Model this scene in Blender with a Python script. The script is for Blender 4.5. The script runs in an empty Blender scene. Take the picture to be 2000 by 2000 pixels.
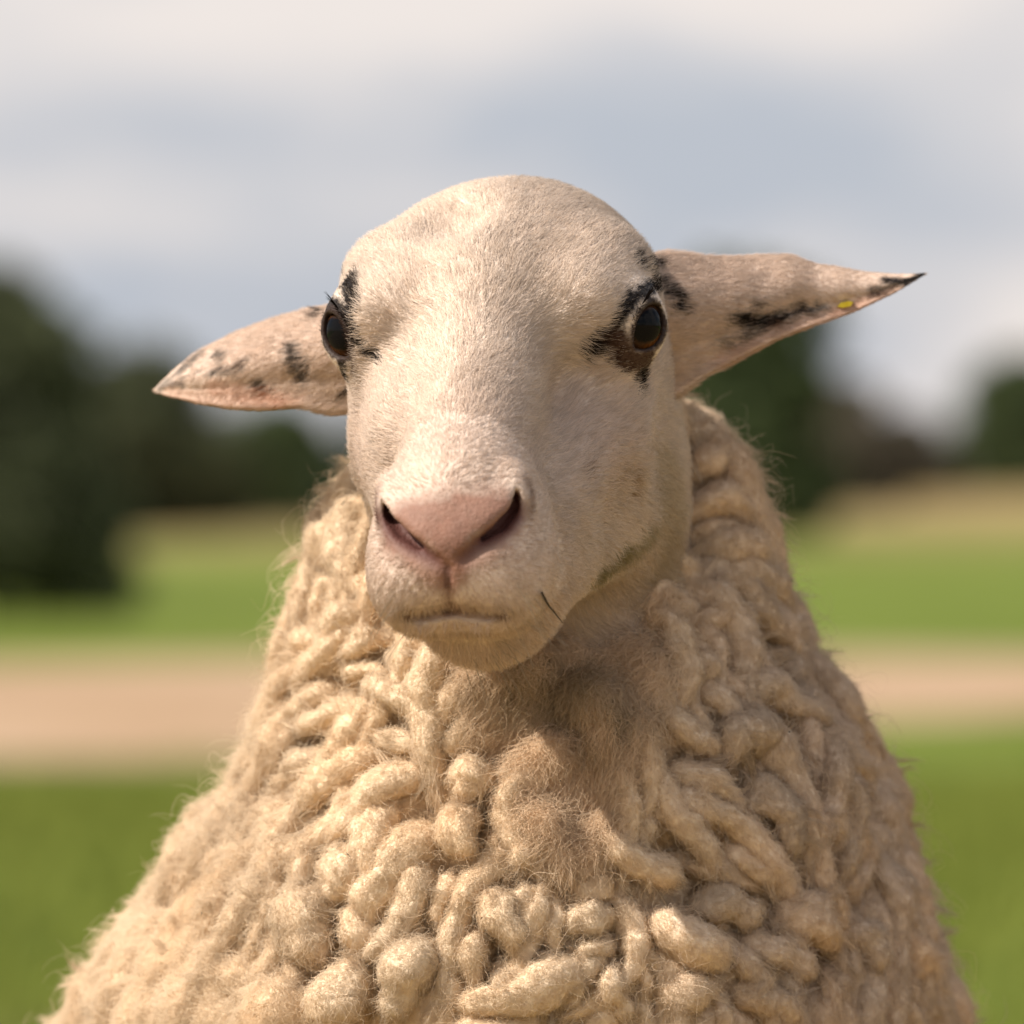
import bpy, math, random
import numpy as np
from mathutils import Vector

sc = bpy.context.scene
COL = sc.collection
R = math.radians

# ------------------------------------------------------------------ camera
CAM = np.array([0.0, -2.5, 0.85])
DIST = 2.5
FRAME = 0.40                       # metres across the picture at the sheep's eyes
cd = bpy.data.cameras.new('camera')
cam = bpy.data.objects.new('camera', cd)
COL.objects.link(cam)
cam.location = CAM
cam.rotation_euler = (R(90), 0, 0)
cd.sensor_width = 36.0
cd.lens = 36.0 * DIST / FRAME
cd.clip_start = 0.05
cd.clip_end = 6000
cd.dof.use_dof = True
cd.dof.focus_distance = 2.47
cd.dof.aperture_fstop = 8.5
cd.dof.aperture_blades = 0
sc.camera = cam

# ------------------------------------------------------------------ sun, sky, exposure
SUN_EL, SUN_AZ = 47.0, -68.0       # azimuth measured from the camera side towards picture left
sd = np.array([math.sin(R(SUN_AZ)) * math.cos(R(SUN_EL)),
               -math.cos(R(SUN_AZ)) * math.cos(R(SUN_EL)),
               math.sin(R(SUN_EL))])        # direction towards the sun
sl = bpy.data.lights.new('sun', 'SUN')
sl.energy = 4.9
sl.angle = R(0.6)
sl.color = (1.0, 0.90, 0.79)
so = bpy.data.objects.new('sun', sl)
COL.objects.link(so)
so.rotation_euler = Vector(sd).to_track_quat('Z', 'Y').to_euler()
so.location = (-3, -3, 6)

w = bpy.data.worlds.new('World')
sc.world = w
w.use_nodes = True
nt = w.node_tree
nt.nodes.clear()
N = nt.nodes.new
L = nt.links.new
out = N('ShaderNodeOutputWorld')
bg = N('ShaderNodeBackground')
sky = N('ShaderNodeTexSky')
sky.sky_type = 'NISHITA'
sky.sun_disc = False
sky.sun_elevation = R(SUN_EL)
sky.sun_rotation = math.atan2(sd[0], sd[1])
sky.air_density = 1.2
sky.dust_density = 1.6
bg.inputs['Strength'].default_value = 0.082
tc = N('ShaderNodeTexCoord')
mp = N('ShaderNodeMapping')
mp.inputs['Scale'].default_value = (1.0, 1.0, 3.2)
mp.inputs['Location'].default_value = (3.13, 0.4, 0.27)
nz = N('ShaderNodeTexNoise')
nz.inputs['Scale'].default_value = 9.0
nz.inputs['Detail'].default_value = 5.0
nz.inputs['Roughness'].default_value = 0.52
cr = N('ShaderNodeValToRGB')
cr.color_ramp.elements[0].position = 0.33
cr.color_ramp.elements[0].color = (5.5, 5.9, 6.7, 1)      # grey-blue cloud bases
cr.color_ramp.elements[1].position = 0.57
cr.color_ramp.elements[1].color = (9.7, 8.9, 8.5, 1)      # sunlit cloud
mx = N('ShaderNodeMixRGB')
nc = N('ShaderNodeTexNoise')                              # cloud cover thins out of view, added to lower the ambient light
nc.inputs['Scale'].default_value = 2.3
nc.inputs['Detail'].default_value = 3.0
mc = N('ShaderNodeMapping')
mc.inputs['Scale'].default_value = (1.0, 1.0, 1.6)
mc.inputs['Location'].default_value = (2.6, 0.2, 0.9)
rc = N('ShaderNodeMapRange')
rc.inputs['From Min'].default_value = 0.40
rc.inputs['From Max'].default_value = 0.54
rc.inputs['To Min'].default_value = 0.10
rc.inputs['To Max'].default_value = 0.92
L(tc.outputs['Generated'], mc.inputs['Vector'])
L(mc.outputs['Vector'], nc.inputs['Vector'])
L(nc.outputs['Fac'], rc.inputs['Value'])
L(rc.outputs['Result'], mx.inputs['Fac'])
L(tc.outputs['Generated'], mp.inputs['Vector'])
L(mp.outputs['Vector'], nz.inputs['Vector'])
L(nz.outputs['Fac'], cr.inputs['Fac'])
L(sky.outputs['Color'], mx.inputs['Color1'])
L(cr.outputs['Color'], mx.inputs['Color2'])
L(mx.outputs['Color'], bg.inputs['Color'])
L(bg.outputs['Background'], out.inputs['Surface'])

sc.view_settings.view_transform = 'Standard'
sc.view_settings.look = 'None'
sc.view_settings.exposure = 0.20
sc.view_settings.gamma = 1.0
sc.view_settings.use_curve_mapping = False
sc.render.film_transparent = False
sc.cycles.max_bounces = 5
sc.cycles.diffuse_bounces = 4
sc.cycles.transparent_max_bounces = 8
sc.render.hair_type = 'STRIP'

# ------------------------------------------------------------------ helpers
rng = np.random.default_rng(11)
F32 = np.float32


def px_dir(px, py):
    """direction of the sight line through a pixel of the 2000 x 2000 photograph"""
    d = np.array([(px - 1000) * FRAME / 2000, DIST, -(py - 1000) * FRAME / 2000])
    return d / np.linalg.norm(d)


def to_px(P):
    P = np.atleast_2d(P)
    y = P[:, 1] - CAM[1]
    k = DIST / y * 2000 / FRAME
    return 1000 + P[:, 0] * k, 1000 - (P[:, 2] - CAM[2]) * k


def nrm(v):
    return v / np.maximum(np.linalg.norm(v, axis=-1, keepdims=True), 1e-9)


_lat = np.random.default_rng(5).random((32, 32, 32)).astype(F32)


def vnoise(P, scale):
    """value noise in [-1, 1], P (n,3)"""
    q = P * scale + 100.0
    i = np.floor(q).astype(np.int64)
    f = (q - i)
    f = f * f * (3 - 2 * f)
    i0 = i % 32
    i1 = (i + 1) % 32
    x0, y0, z0 = i0.T
    x1, y1, z1 = i1.T
    fx, fy, fz = f.T
    a = _lat[x0, y0, z0] * (1 - fx) + _lat[x1, y0, z0] * fx
    b = _lat[x0, y1, z0] * (1 - fx) + _lat[x1, y1, z0] * fx
    c = _lat[x0, y0, z1] * (1 - fx) + _lat[x1, y0, z1] * fx
    d = _lat[x0, y1, z1] * (1 - fx) + _lat[x1, y1, z1] * fx
    return ((a * (1 - fy) + b * fy) * (1 - fz) + (c * (1 - fy) + d * fy) * fz) * 2 - 1


def smin(a, b, k):
    h = np.clip(0.5 + 0.5 * (b - a) / k, 0, 1)
    return b * (1 - h) + a * h - k * h * (1 - h)


def smax(a, b, k):
    return -smin(-a, -b, k)


def ell(P, c, r):
    q = P - np.asarray(c, P.dtype)
    r = np.asarray(r, P.dtype)
    k0 = np.linalg.norm(q / r, axis=1)
    k1 = np.linalg.norm(q / (r * r), axis=1)
    return k0 * (k0 - 1) / np.maximum(k1, 1e-9)


def cap(P, a, b, ra, rb):
    """capsule whose radius runs from ra to rb"""
    a = np.asarray(a, P.dtype)
    b = np.asarray(b, P.dtype)
    ab = b - a
    t = np.clip(((P - a) @ ab) / (ab @ ab), 0, 1)
    return np.linalg.norm(P - a - t[:, None] * ab, axis=1) - (ra + (rb - ra) * t)


def polycap(P, pts, rad):
    d = np.full(len(P), 1e3, P.dtype)
    for i in range(len(pts) - 1):
        d = np.minimum(d, cap(P, pts[i], pts[i + 1], rad[i], rad[i + 1]))
    return d


def grad(f, P, e):
    g = np.empty_like(P)
    for k in range(3):
        o = np.zeros(3, P.dtype)
        o[k] = e
        g[:, k] = f(P + o) - f(P - o)
    return g / (2 * e)


def surface_nets(f, lo, hi, h, newton=2):
    """mesh the zero level of f inside a box; only blocks near the surface are evaluated"""
    lo = np.asarray(lo, float)
    n = np.ceil((np.asarray(hi, float) - lo) / h / 4).astype(int) * 4 + 1
    ax = [lo[k] + h * np.arange(n[k]) for k in range(3)]
    cx = [a[2::4] for a in ax]
    G = np.stack(np.meshgrid(*cx, indexing='ij'), -1).reshape(-1, 3)
    cv = f(G.astype(F32)).reshape([len(a) for a in cx])
    V = np.repeat(np.repeat(np.repeat(np.where(cv > 0, 1.0, -1.0).astype(F32), 4, 0), 4, 1), 4, 2)
    V = np.pad(V, ((0, 1), (0, 1), (0, 1)), mode='edge')
    near = np.argwhere(np.abs(cv) < h * 5.5)
    o = np.stack(np.meshgrid(*[np.arange(4)] * 3, indexing='ij'), -1).reshape(-1, 3)
    I = (near[:, None, :] * 4 + o[None]).reshape(-1, 3)
    I = I[(I < n).all(1)]
    P = (lo + I * h).astype(F32)
    vals = np.concatenate([f(P[s:s + 400000]) for s in range(0, len(P), 400000)])
    V[I[:, 0], I[:, 1], I[:, 2]] = vals
    V = V[:n[0], :n[1], :n[2]]
    S = V < 0
    cnt = np.zeros(tuple(n - 1), np.int8)
    for a in (0, 1):
        for b in (0, 1):
            for c in (0, 1):
                cnt += S[a:n[0] - 1 + a, b:n[1] - 1 + b, c:n[2] - 1 + c]
    act = (cnt > 0) & (cnt < 8)
    idx = np.full(act.shape, -1, np.int64)
    C = np.argwhere(act)
    idx[act] = np.arange(len(C))
    X = (lo + (C + 0.5) * h).astype(F32)
    for _ in range(newton):
        g = grad(f, X, h * 0.4)
        st = f(X)[:, None] * g / np.maximum((g * g).sum(1, keepdims=True), 0.05)
        ln = np.linalg.norm(st, axis=1, keepdims=True)
        X = X - st * np.minimum(1, h * 0.9 / np.maximum(ln, 1e-9))
    Q = []
    for k in range(3):
        s0 = [slice(None)] * 3
        s1 = [slice(None)] * 3
        s0[k] = slice(0, -1)
        s1[k] = slice(1, None)
        A, B = S[tuple(s0)], S[tuple(s1)]
        E = np.argwhere(A != B)
        a, b = (k + 1) % 3, (k + 2) % 3
        E = E[(E[:, a] > 0) & (E[:, b] > 0) & (E[:, a] < n[a] - 1) & (E[:, b] < n[b] - 1)]
        flip = ~A[E[:, 0], E[:, 1], E[:, 2]]
        da = np.zeros(3, int)
        da[a] = 1
        db = np.zeros(3, int)
        db[b] = 1

        def get(M):
            return idx[M[:, 0], M[:, 1], M[:, 2]]
        q = np.stack([get(E - da - db), get(E - db), get(E), get(E - da)], 1)
        q[flip] = q[flip][:, ::-1]
        Q.append(q)
    Q = np.concatenate(Q)
    Q = Q[(Q >= 0).all(1)]
    return X.astype(float), Q


def mesh_obj(name, V, Fc, mat=None, parent=None, smooth=True, colors=None):
    me = bpy.data.meshes.new(name)
    V = np.ascontiguousarray(V, dtype=F32)
    if isinstance(Fc, np.ndarray):
        n, k = Fc.shape
        me.vertices.add(len(V))
        me.vertices.foreach_set('co', V.ravel())
        me.loops.add(n * k)
        me.loops.foreach_set('vertex_index', Fc.astype(np.int32).ravel())
        me.polygons.add(n)
        me.polygons.foreach_set('loop_start', (np.arange(n) * k).astype(np.int32))
        me.update(calc_edges=True)
    else:
        me.from_pydata(V.tolist(), [], Fc)
    if smooth:
        me.polygons.foreach_set('use_smooth', np.ones(len(me.polygons), bool))
    if colors is not None:
        at = me.attributes.new('pigment', 'FLOAT_COLOR', 'POINT')
        at.data.foreach_set('color', np.c_[colors, np.ones(len(colors))].astype(F32).ravel())
    ob = bpy.data.objects.new(name, me)
    COL.objects.link(ob)
    if mat:
        me.materials.append(mat)
    if parent:
        ob.parent = parent
    return ob


def vnormals(V, Q):
    n = np.zeros_like(V)
    fn = np.cross(V[Q[:, 1]] - V[Q[:, 0]], V[Q[:, 2]] - V[Q[:, 0]])
    if Q.shape[1] == 4:
        fn = fn + np.cross(V[Q[:, 2]] - V[Q[:, 0]], V[Q[:, 3]] - V[Q[:, 0]])
    for k in range(Q.shape[1]):
        np.add.at(n, Q[:, k], fn)
    return nrm(n)


def hair_obj(name, pts, rad, mat, parent, col=None, nor=None):
    """pts (n, k, 3) strand points, rad (n, k) radii"""
    n, k, _ = pts.shape
    hc = bpy.data.hair_curves.new(name)
    hc.add_curves([k] * n)
    hc.points.foreach_set('position', np.ascontiguousarray(pts, dtype=F32).ravel())
    hc.points.foreach_set('radius', np.ascontiguousarray(rad, dtype=F32).ravel())
    if col is not None:
        a = hc.attributes.new('pigment', 'FLOAT_COLOR', 'CURVE')
        a.data.foreach_set('color', np.c_[col, np.ones(n)].astype(F32).ravel())
    if nor is not None:
        a = hc.attributes.new('skin_normal', 'FLOAT_VECTOR', 'CURVE')
        a.data.foreach_set('vector', np.ascontiguousarray(nor, dtype=F32).ravel())
    hc.materials.append(mat)
    ob = bpy.data.objects.new(name, hc)
    COL.objects.link(ob)
    ob.parent = parent
    ob['kind'] = 'stuff'
    return ob


def new_mat(name):
    m = bpy.data.materials.new(name)
    m.use_nodes = True
    t = m.node_tree
    t.nodes.clear()
    o = t.nodes.new('ShaderNodeOutputMaterial')
    return m, t, o


def sample_tris(V, Q, n, weight=None, vn=None, extra=None):
    """n random points on the faces; weight per face (times area)"""
    T = np.concatenate([Q[:, [0, 1, 2]], Q[:, [0, 2, 3]]]) if Q.shape[1] == 4 else Q
    if weight is not None and Q.shape[1] == 4:
        weight = np.concatenate([weight, weight])
    ar = np.linalg.norm(np.cross(V[T[:, 1]] - V[T[:, 0]], V[T[:, 2]] - V[T[:, 0]]), axis=1)
    if weight is not None:
        ar = ar * weight
    cs = np.cumsum(ar)
    t = np.searchsorted(cs, rng.random(n) * cs[-1])
    t = np.minimum(t, len(T) - 1)
    a, b = rng.random(n), rng.random(n)
    s = a + b > 1
    a[s], b[s] = 1 - a[s], 1 - b[s]
    wts = np.stack([1 - a - b, a, b], 1)
    tv = T[t]
    res = [(V[tv] * wts[:, :, None]).sum(1)]
    for arr in (vn, extra):
        if arr is not None:
            res.append((arr[tv] * wts[:, :, None]).sum(1))
    return res


# ------------------------------------------------------------------ terrain (heights in metres, sheep stands at 0)
def ground_z(x, y):
    x = np.asarray(x, float)
    y = np.asarray(y, float)
    prof = np.interp(y, [-60, 3, 10, 30, 57.5, 63.5, 80, 140, 200, 300, 420, 3000],
                     [0.3, 0.0, -0.12, -0.70, -1.42, -0.82, -0.62, -0.20, 0.35, 1.30, -3.0, -40])
    tilt = x * 0.050 * np.clip((y - 90) / 200, 0, 1) * np.clip(1 - np.abs(x) / 160, 0, 1)
    bump = 0.05 * np.sin(x * 0.35 + y * 0.11) * np.clip((y - 6) / 20, 0, 1)
    return prof + tilt + bump
# ------------------------------------------------------------------ sheep: head frame (millimetres: u right, f forward to the nose, d up)
PITCH, YAW, ROLL = R(22.0), R(8.0), R(-1.5)
hF = np.array([-math.sin(YAW) * math.cos(PITCH), -math.cos(YAW) * math.cos(PITCH), -math.sin(PITCH)])
hU0 = np.array([math.cos(YAW), -math.sin(YAW), 0.0])
hD0 = np.array([-math.sin(YAW) * math.sin(PITCH), -math.cos(YAW) * math.sin(PITCH), math.cos(PITCH)])
hU = hU0 * math.cos(ROLL) - hD0 * math.sin(ROLL)
hD = hD0 * math.cos(ROLL) + hU0 * math.sin(ROLL)
HM = np.stack([hU, hF, hD], 1)                       # head -> world (columns)
EYE_MID = np.array([-0.0076, 0.0, 0.9214])           # world point midway between the eyes
H0 = EYE_MID - HM @ np.array([0, 100, 48]) * 1e-3


def h2w(p):
    return H0 + (np.atleast_2d(p) * 1e-3) @ HM.T


def w2h(P):
    return ((P - H0.astype(P.dtype)) @ HM.astype(P.dtype)) * P.dtype.type(1000)


EYE_R = 14.0
LID_R, LID_UP, LID_LO = 10.9, 4.4, 2.7
EYES = [(-1, np.array([-51.5, 100, 49.0])), (1, np.array([52.5, 100, 48.0]))]
EYE_AX = {}
for s_, c_ in EYES:
    EYE_AX[s_] = nrm(np.array([s_ * (0.76 if s_ > 0 else 0.60), 0.60 if s_ > 0 else 0.76, 0.20]))


def lid_gap(h, s, c):
    """millimetres outside the almond opening of the lids, and height across it"""
    ax = EYE_AX[s]
    la = nrm(np.array([-s * 0.55, 0.62, -0.55]))
    la = nrm(la - (la @ ax) * ax)
    lb = np.cross(ax, la)
    if lb[2] < 0:
        lb = -lb
    q = h - c
    a, b = q @ la, q @ lb
    op = np.maximum(np.sqrt(a * a + (b - LID_LO) ** 2) - LID_R, np.sqrt(a * a + (b + LID_UP) ** 2) - LID_R)
    return np.where(q @ ax > 0, op, 99.0), b


def head_base(h):
    """signed distance of the head in head millimetres, no fine features"""
    m = h.copy()
    m[:, 0] = np.abs(m[:, 0])
    d = ell(m, (0, 48, 23), (62, 72, 64))                                # skull
    d = smin(d, ell(m, (0, 74, 50), (58, 52, 38)), 18)                   # frontal dome
    d = smin(d, cap(m, (44, 76, 62), (39, 109, 60), 15.0, 14.0), 14)     # brow over the orbit
    d = smin(d, ell(m, (45, 92, 40), (14, 26, 24)), 14)                  # orbit
    d = smin(d, cap(m, (0, 100, 50), (0, 203, 20), 25.0, 24.5), 15)      # nasal bone
    d = smin(d, cap(m, (32, 112, 7), (15, 178, -3), 24.0, 20.0), 14)    # cheek under the eye
    d = smax(d, -ell(h, (73, 124, 44), (15, 24, 16)), 18)                # hollow in front of the eye
    d = smin(d, ell(h, (-27, 132, 26), (17, 36, 20)), 18)
    d = smin(d, ell(m, (0, 214, 4), (33, 36, 33)), 18)                   # muzzle
    d = smin(d, ell(m, (17, 223, -5), (17, 24, 20)), 10)                 # upper lips
    d = smin(d, ell(m, (35, 74, -12), (22, 50, 44)), 20)                 # masseter
    j = h.copy()
    j[:, 0] = np.abs(h[:, 0] - 4.0)
    d = smin(d, cap(j, (31, 70, -36), (13, 192, -24), 24.0, 16.0), 18)   # lower jaw
    d = smin(d, ell(j, (0, 194, -31.5), (24, 27, 19)), 8)                 # chin
    return d


def neck_base(P):
    """upper neck with short hair, world metres"""
    return cap(P, (0.012, 0.082, 0.868), (0.004, 0.135, 0.64), 0.055, 0.085)


FEATURES = []                                        # filled below once sight lines can be traced


def head_sdf0(P):
    d = head_base(w2h(P)) * F32(0.001)
    d = smin(d, neck_base(P), 0.020)
    return d


def trace(px, py, f, t0=2.0, t1=3.2):
    dr = px_dir(px, py)
    t = t0
    for _ in range(160):
        v = float(f((CAM + dr * t)[None].astype(np.float64))[0])
        if v < 1e-5:
            return CAM + dr * t
        t += max(v * 0.7, 1e-5)
        if t > t1:
            return None
    return CAM + dr * t


def tr(pts, f=None):
    res = []
    for p in pts:
        q = trace(p[0], p[1], f or head_sdf0)
        if q is None:
            print('no hit', p)
        else:
            res.append(q)
    return np.array(res)


# nostrils, lip line and groove, traced on the muzzle
NOST = [tr([(761, 984), (765, 1016), (788, 1050), (824, 1078), (856, 1098)]),
        tr([(1005, 968), (1002, 1003), (974, 1038), (936, 1064), (906, 1090)])]
NOST_R = [0.0016, 0.0024, 0.0026, 0.0021, 0.0009]
LIP = tr([(795, 1203), (820, 1206), (850, 1200), (880, 1194), (915, 1199), (950, 1203), (985, 1199)])
DENT = tr([(868, 425)])[0] + nrm(CAM - tr([(868, 425)])[0]) * 0.004 + np.array([0, 0, 0.010])
GROOVE = tr([(874, 1112), (874, 1140), (876, 1165), (879, 1192)])
PAD_T = tr([(770, 985), (880, 955), (995, 972)])


def head_sdf(P):
    h = w2h(P)
    d = head_base(h)
    # eyelids: a shell over the eyeball with an almond opening
    for s, c in EYES:
        ax = EYE_AX[s].astype(P.dtype)
        q = h - c.astype(P.dtype)
        d = smin(d, np.linalg.norm(q, axis=1) - (EYE_R + 2.2), 10.0)
        la = nrm(np.array([-s * 0.55, 0.62, -0.55]))           # towards the front corner
        la = nrm(la - (la @ EYE_AX[s]) * EYE_AX[s]).astype(P.dtype)
        lb = np.cross(ax, la)
        if lb[2] < 0:
            lb = -lb
        z = q @ ax
        a = q @ la
        b = q @ lb
        rr, o_up, o_lo = LID_R, LID_UP, LID_LO
        op = np.maximum(np.sqrt(a * a + (b - o_lo) ** 2) - rr, np.sqrt(a * a + (b + o_up) ** 2) - rr)
        op = np.maximum(op, 4.0 - z)
        d = smax(d, -op, 2.2)
    d = d * P.dtype.type(0.001)
    d = smax(d, -(np.linalg.norm(P - DENT.astype(P.dtype), axis=1) - F32(0.0195)), 0.010)
    d = smin(d, neck_base(P), 0.020)
    for pts in NOST:
        d = smin(d, polycap(P, pts + np.array([0, 0.006, 0.0065]), [0.004, .005, .005, .005, .004]), 0.008)
        d = smax(d, -polycap(P, pts, NOST_R), 0.0045)
        d = smax(d, -polycap(P, pts + np.array([0, 0.006, 0.0025]), NOST_R), 0.0025)
    d = smax(d, -polycap(P, LIP, [.0010] + [.0016] * (len(LIP) - 2) + [.0010]), 0.003)
    d = smax(d, -polycap(P, LIP + np.array([0, 0.005, 0.002]), [.0015] + [.0034] * (len(LIP) - 2) + [.0015]), 0.002)
    d = smax(d, -polycap(P, LIP + np.array([0, -0.0035, -0.0055]), [.0015] + [.0040] * (len(LIP) - 2) + [.0015]), 0.009)
    d = smax(d, -polycap(P, GROOVE, [.0012] * 4), 0.003)
    return d
# ------------------------------------------------------------------ setting: ground, path, trees
def ray_ground(px, py):
    d = px_dir(px, py)
    t = np.arange(5, 500, 0.05)
    P = CAM + d * t[:, None]
    k = np.argmax(P[:, 2] < ground_z(P[:, 0], P[:, 1]))
    return P[k]


def noise_mix(t, c1, c2, scale, lo=0.35, hi=0.65, vec=None, detail=4.0):
    n = t.nodes.new('ShaderNodeTexNoise')
    n.inputs['Scale'].default_value = scale
    n.inputs['Detail'].default_value = detail
    r = t.nodes.new('ShaderNodeValToRGB')
    r.color_ramp.elements[0].position = lo
    r.color_ramp.elements[1].position = hi
    r.color_ramp.elements[0].color = (*c1, 1)
    r.color_ramp.elements[1].color = (*c2, 1)
    if vec is not None:
        t.links.new(vec, n.inputs['Vector'])
    t.links.new(n.outputs['Fac'], r.inputs['Fac'])
    return r.outputs['Color']


def plain_mat(name, c1, c2, scale, rough=0.9, bump=0.0, bscale=60.0):
    m, t, o = new_mat(name)
    g = t.nodes.new('ShaderNodeTexCoord')
    b = t.nodes.new('ShaderNodeBsdfPrincipled')
    b.inputs['Roughness'].default_value = rough
    b.inputs['Specular IOR Level'].default_value = 0.2
    t.links.new(noise_mix(t, c1, c2, scale, vec=g.outputs['Object']), b.inputs['Base Color'])
    if bump:
        n = t.nodes.new('ShaderNodeTexNoise')
        n.inputs['Scale'].default_value = bscale
        bp = t.nodes.new('ShaderNodeBump')
        bp.inputs['Strength'].default_value = bump
        bp.inputs['Distance'].default_value = 0.02
        t.links.new(g.outputs['Object'], n.inputs['Vector'])
        t.links.new(n.outputs['Fac'], bp.inputs['Height'])
        t.links.new(bp.outputs['Normal'], b.inputs['Normal'])
    t.links.new(b.outputs[0], o.inputs[0])
    return m


def ground_material():
    m, t, o = new_mat('meadow')
    g = t.nodes.new('ShaderNodeTexCoord')
    b = t.nodes.new('ShaderNodeBsdfPrincipled')
    b.inputs['Roughness'].default_value = 0.95
    b.inputs['Specular IOR Level'].default_value = 0.1
    near = noise_mix(t, (0.108, 0.150, 0.020), (0.152, 0.198, 0.034), 0.22, vec=g.outputs['Object'])
    dry = noise_mix(t, (0.26, 0.20, 0.085), (0.34, 0.25, 0.12), 0.05, vec=g.outputs['Object'])
    sp = t.nodes.new('ShaderNodeSeparateXYZ')
    t.links.new(g.outputs['Object'], sp.inputs[0])
    n = t.nodes.new('ShaderNodeTexNoise')
    n.inputs['Scale'].default_value = 0.03
    t.links.new(g.outputs['Object'], n.inputs['Vector'])
    ad = t.nodes.new('ShaderNodeMath')
    ad.operation = 'MULTIPLY_ADD'
    ad.inputs[1].default_value = 40.0
    t.links.new(n.outputs['Fac'], ad.inputs[0])
    t.links.new(sp.outputs['Y'], ad.inputs[2])
    mr = t.nodes.new('ShaderNodeMapRange')
    mr.inputs['From Min'].default_value = 150
    mr.inputs['From Max'].default_value = 215
    t.links.new(ad.outputs[0], mr.inputs['Value'])
    m2 = t.nodes.new('ShaderNodeMapRange')                     # dry tan ground added out of view, to warm the light bounced up
    m2.inputs['From Min'].default_value = 26
    m2.inputs['From Max'].default_value = 21
    t.links.new(ad.outputs[0], m2.inputs['Value'])
    mm = t.nodes.new('ShaderNodeMath')
    mm.operation = 'MAXIMUM'
    t.links.new(mr.outputs[0], mm.inputs[0])
    t.links.new(m2.outputs[0], mm.inputs[1])
    mx = t.nodes.new('ShaderNodeMixRGB')
    t.links.new(mm.outputs[0], mx.inputs['Fac'])
    t.links.new(near, mx.inputs['Color1'])
    t.links.new(dry, mx.inputs['Color2'])
    t.links.new(mx.outputs[0], b.inputs['Base Color'])
    t.links.new(b.outputs[0], o.inputs[0])
    return m


def sheet(name, xs, ys, zf, mat):
    X, Y = np.meshgrid(xs, ys, indexing='ij')
    V = np.stack([X, Y, zf(X, Y)], -1).reshape(-1, 3)
    a = np.arange(len(xs) * len(ys)).reshape(len(xs), len(ys))
    Q = np.stack([a[:-1, :-1], a[1:, :-1], a[1:, 1:], a[:-1, 1:]], -1).reshape(-1, 4)
    return mesh_obj(name, V, Q, mat)


gy = np.concatenate([np.arange(-40, 80, 1.0), np.arange(80, 440, 4.0), np.geomspace(440, 3000, 24)])
gx = np.concatenate([-np.geomspace(1500, 34, 16), np.arange(-32, 33, 2.0), np.geomspace(34, 1500, 16)])
gr = sheet('ground', gx, gy, ground_z, ground_material())
gr['kind'] = 'structure'

# bare earth path across the dip
nl, nr = ray_ground(150, 1490), ray_ground(1900, 1402)
fl, fr = ray_ground(150, 1296), ray_ground(1900, 1284)
px_ = np.arange(-90, 91, 1.5)
tt = np.linspace(0, 1, 13)
near_y = nl[1] + (px_ - nl[0]) * (nr[1] - nl[1]) / (nr[0] - nl[0])
far_y = fl[1] + (px_ - fl[0]) * (fr[1] - fl[1]) / (fr[0] - fl[0])
wob = 0.25 * np.sin(px_ * 0.9) + 0.2 * np.sin(px_ * 0.37 + 1)
PX = np.repeat(px_[:, None], 13, 1)
PY = (near_y + wob)[:, None] * (1 - tt) + (far_y - wob)[:, None] * tt
PZ = ground_z(PX, PY) + 0.02
a = np.arange(PX.size).reshape(PX.shape)
pq = np.stack([a[:-1, :-1], a[1:, :-1], a[1:, 1:], a[:-1, 1:]], -1).reshape(-1, 4)
pa = mesh_obj('path', np.stack([PX, PY, PZ], -1).reshape(-1, 3), pq,
              plain_mat('bare_earth', (0.36, 0.245, 0.15), (0.43, 0.305, 0.20), 0.5, bump=0.3, bscale=4))
pa['kind'] = 'structure'

# grass blades over the near meadow
gn = 120000
gyy = 6.0 + 40 * rng.random(gn) ** 1.3
gyy[:24000] = -5 + 12 * rng.random(24000)                # thin tufts on the ground near the sheep
gxx = (rng.random(gn) - 0.5) * (9.0 + 0.45 * gyy)
gb = np.stack([gxx, gyy, ground_z(gxx, gyy) - 0.005], 1)
ga = rng.random(gn) * 6.283
gh = 0.05 + 0.06 * rng.random(gn)
gw = 0.004 + 0.00035 * gyy
side = np.stack([np.cos(ga), np.sin(ga), 0 * ga], 1) * gw[:, None]
lean = np.stack([rng.normal(0, 0.35, gn), rng.normal(0, 0.35, gn), np.ones(gn)], 1) * gh[:, None]
GV = np.stack([gb - side, gb + side, gb + lean], 1).reshape(-1, 3)
grass = mesh_obj('grass', GV, np.arange(gn * 3).reshape(-1, 3),
                 plain_mat('grass_blades', (0.15, 0.185, 0.028), (0.22, 0.25, 0.05), 3.0), smooth=False)
grass['kind'] = 'stuff'
grass['label'] = 'short green meadow grass behind the sheep'
grass['category'] = 'grass'


def tube(pts, rad, sides=8):
    pts = np.asarray(pts, float)
    T = nrm(np.gradient(pts, axis=0))
    ref = np.array([0.31, 0.95, 0.12])
    A = nrm(np.cross(T, ref))
    B = np.cross(T, A)
    th = np.arange(sides) * 2 * math.pi / sides
    V = pts[:, None] + (A[:, None] * np.cos(th)[None, :, None] + B[:, None] * np.sin(th)[None, :, None]) * np.asarray(rad)[:, None, None]
    m = len(pts)
    a = np.arange(m * sides).reshape(m, sides)
    b = np.roll(a, -1, 1)
    Q = np.stack([a[:-1], b[:-1], b[1:], a[1:]], -1).reshape(-1, 4)
    return V.reshape(-1, 3), Q


def foliage_mat(name, c1, c2):
    m, t, o = new_mat(name)
    g = t.nodes.new('ShaderNodeTexCoord')
    d = t.nodes.new('ShaderNodeBsdfDiffuse')
    tr_ = t.nodes.new('ShaderNodeBsdfTranslucent')
    mx = t.nodes.new('ShaderNodeMixShader')
    mx.inputs['Fac'].default_value = 0.25
    c = noise_mix(t, c1, c2, 0.9, vec=g.outputs['Object'])
    t.links.new(c, d.inputs['Color'])
    t.links.new(c, tr_.inputs['Color'])
    t.links.new(d.outputs[0], mx.inputs[1])
    t.links.new(tr_.outputs[0], mx.inputs[2])
    t.links.new(mx.outputs[0], o.inputs[0])
    return m


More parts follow.
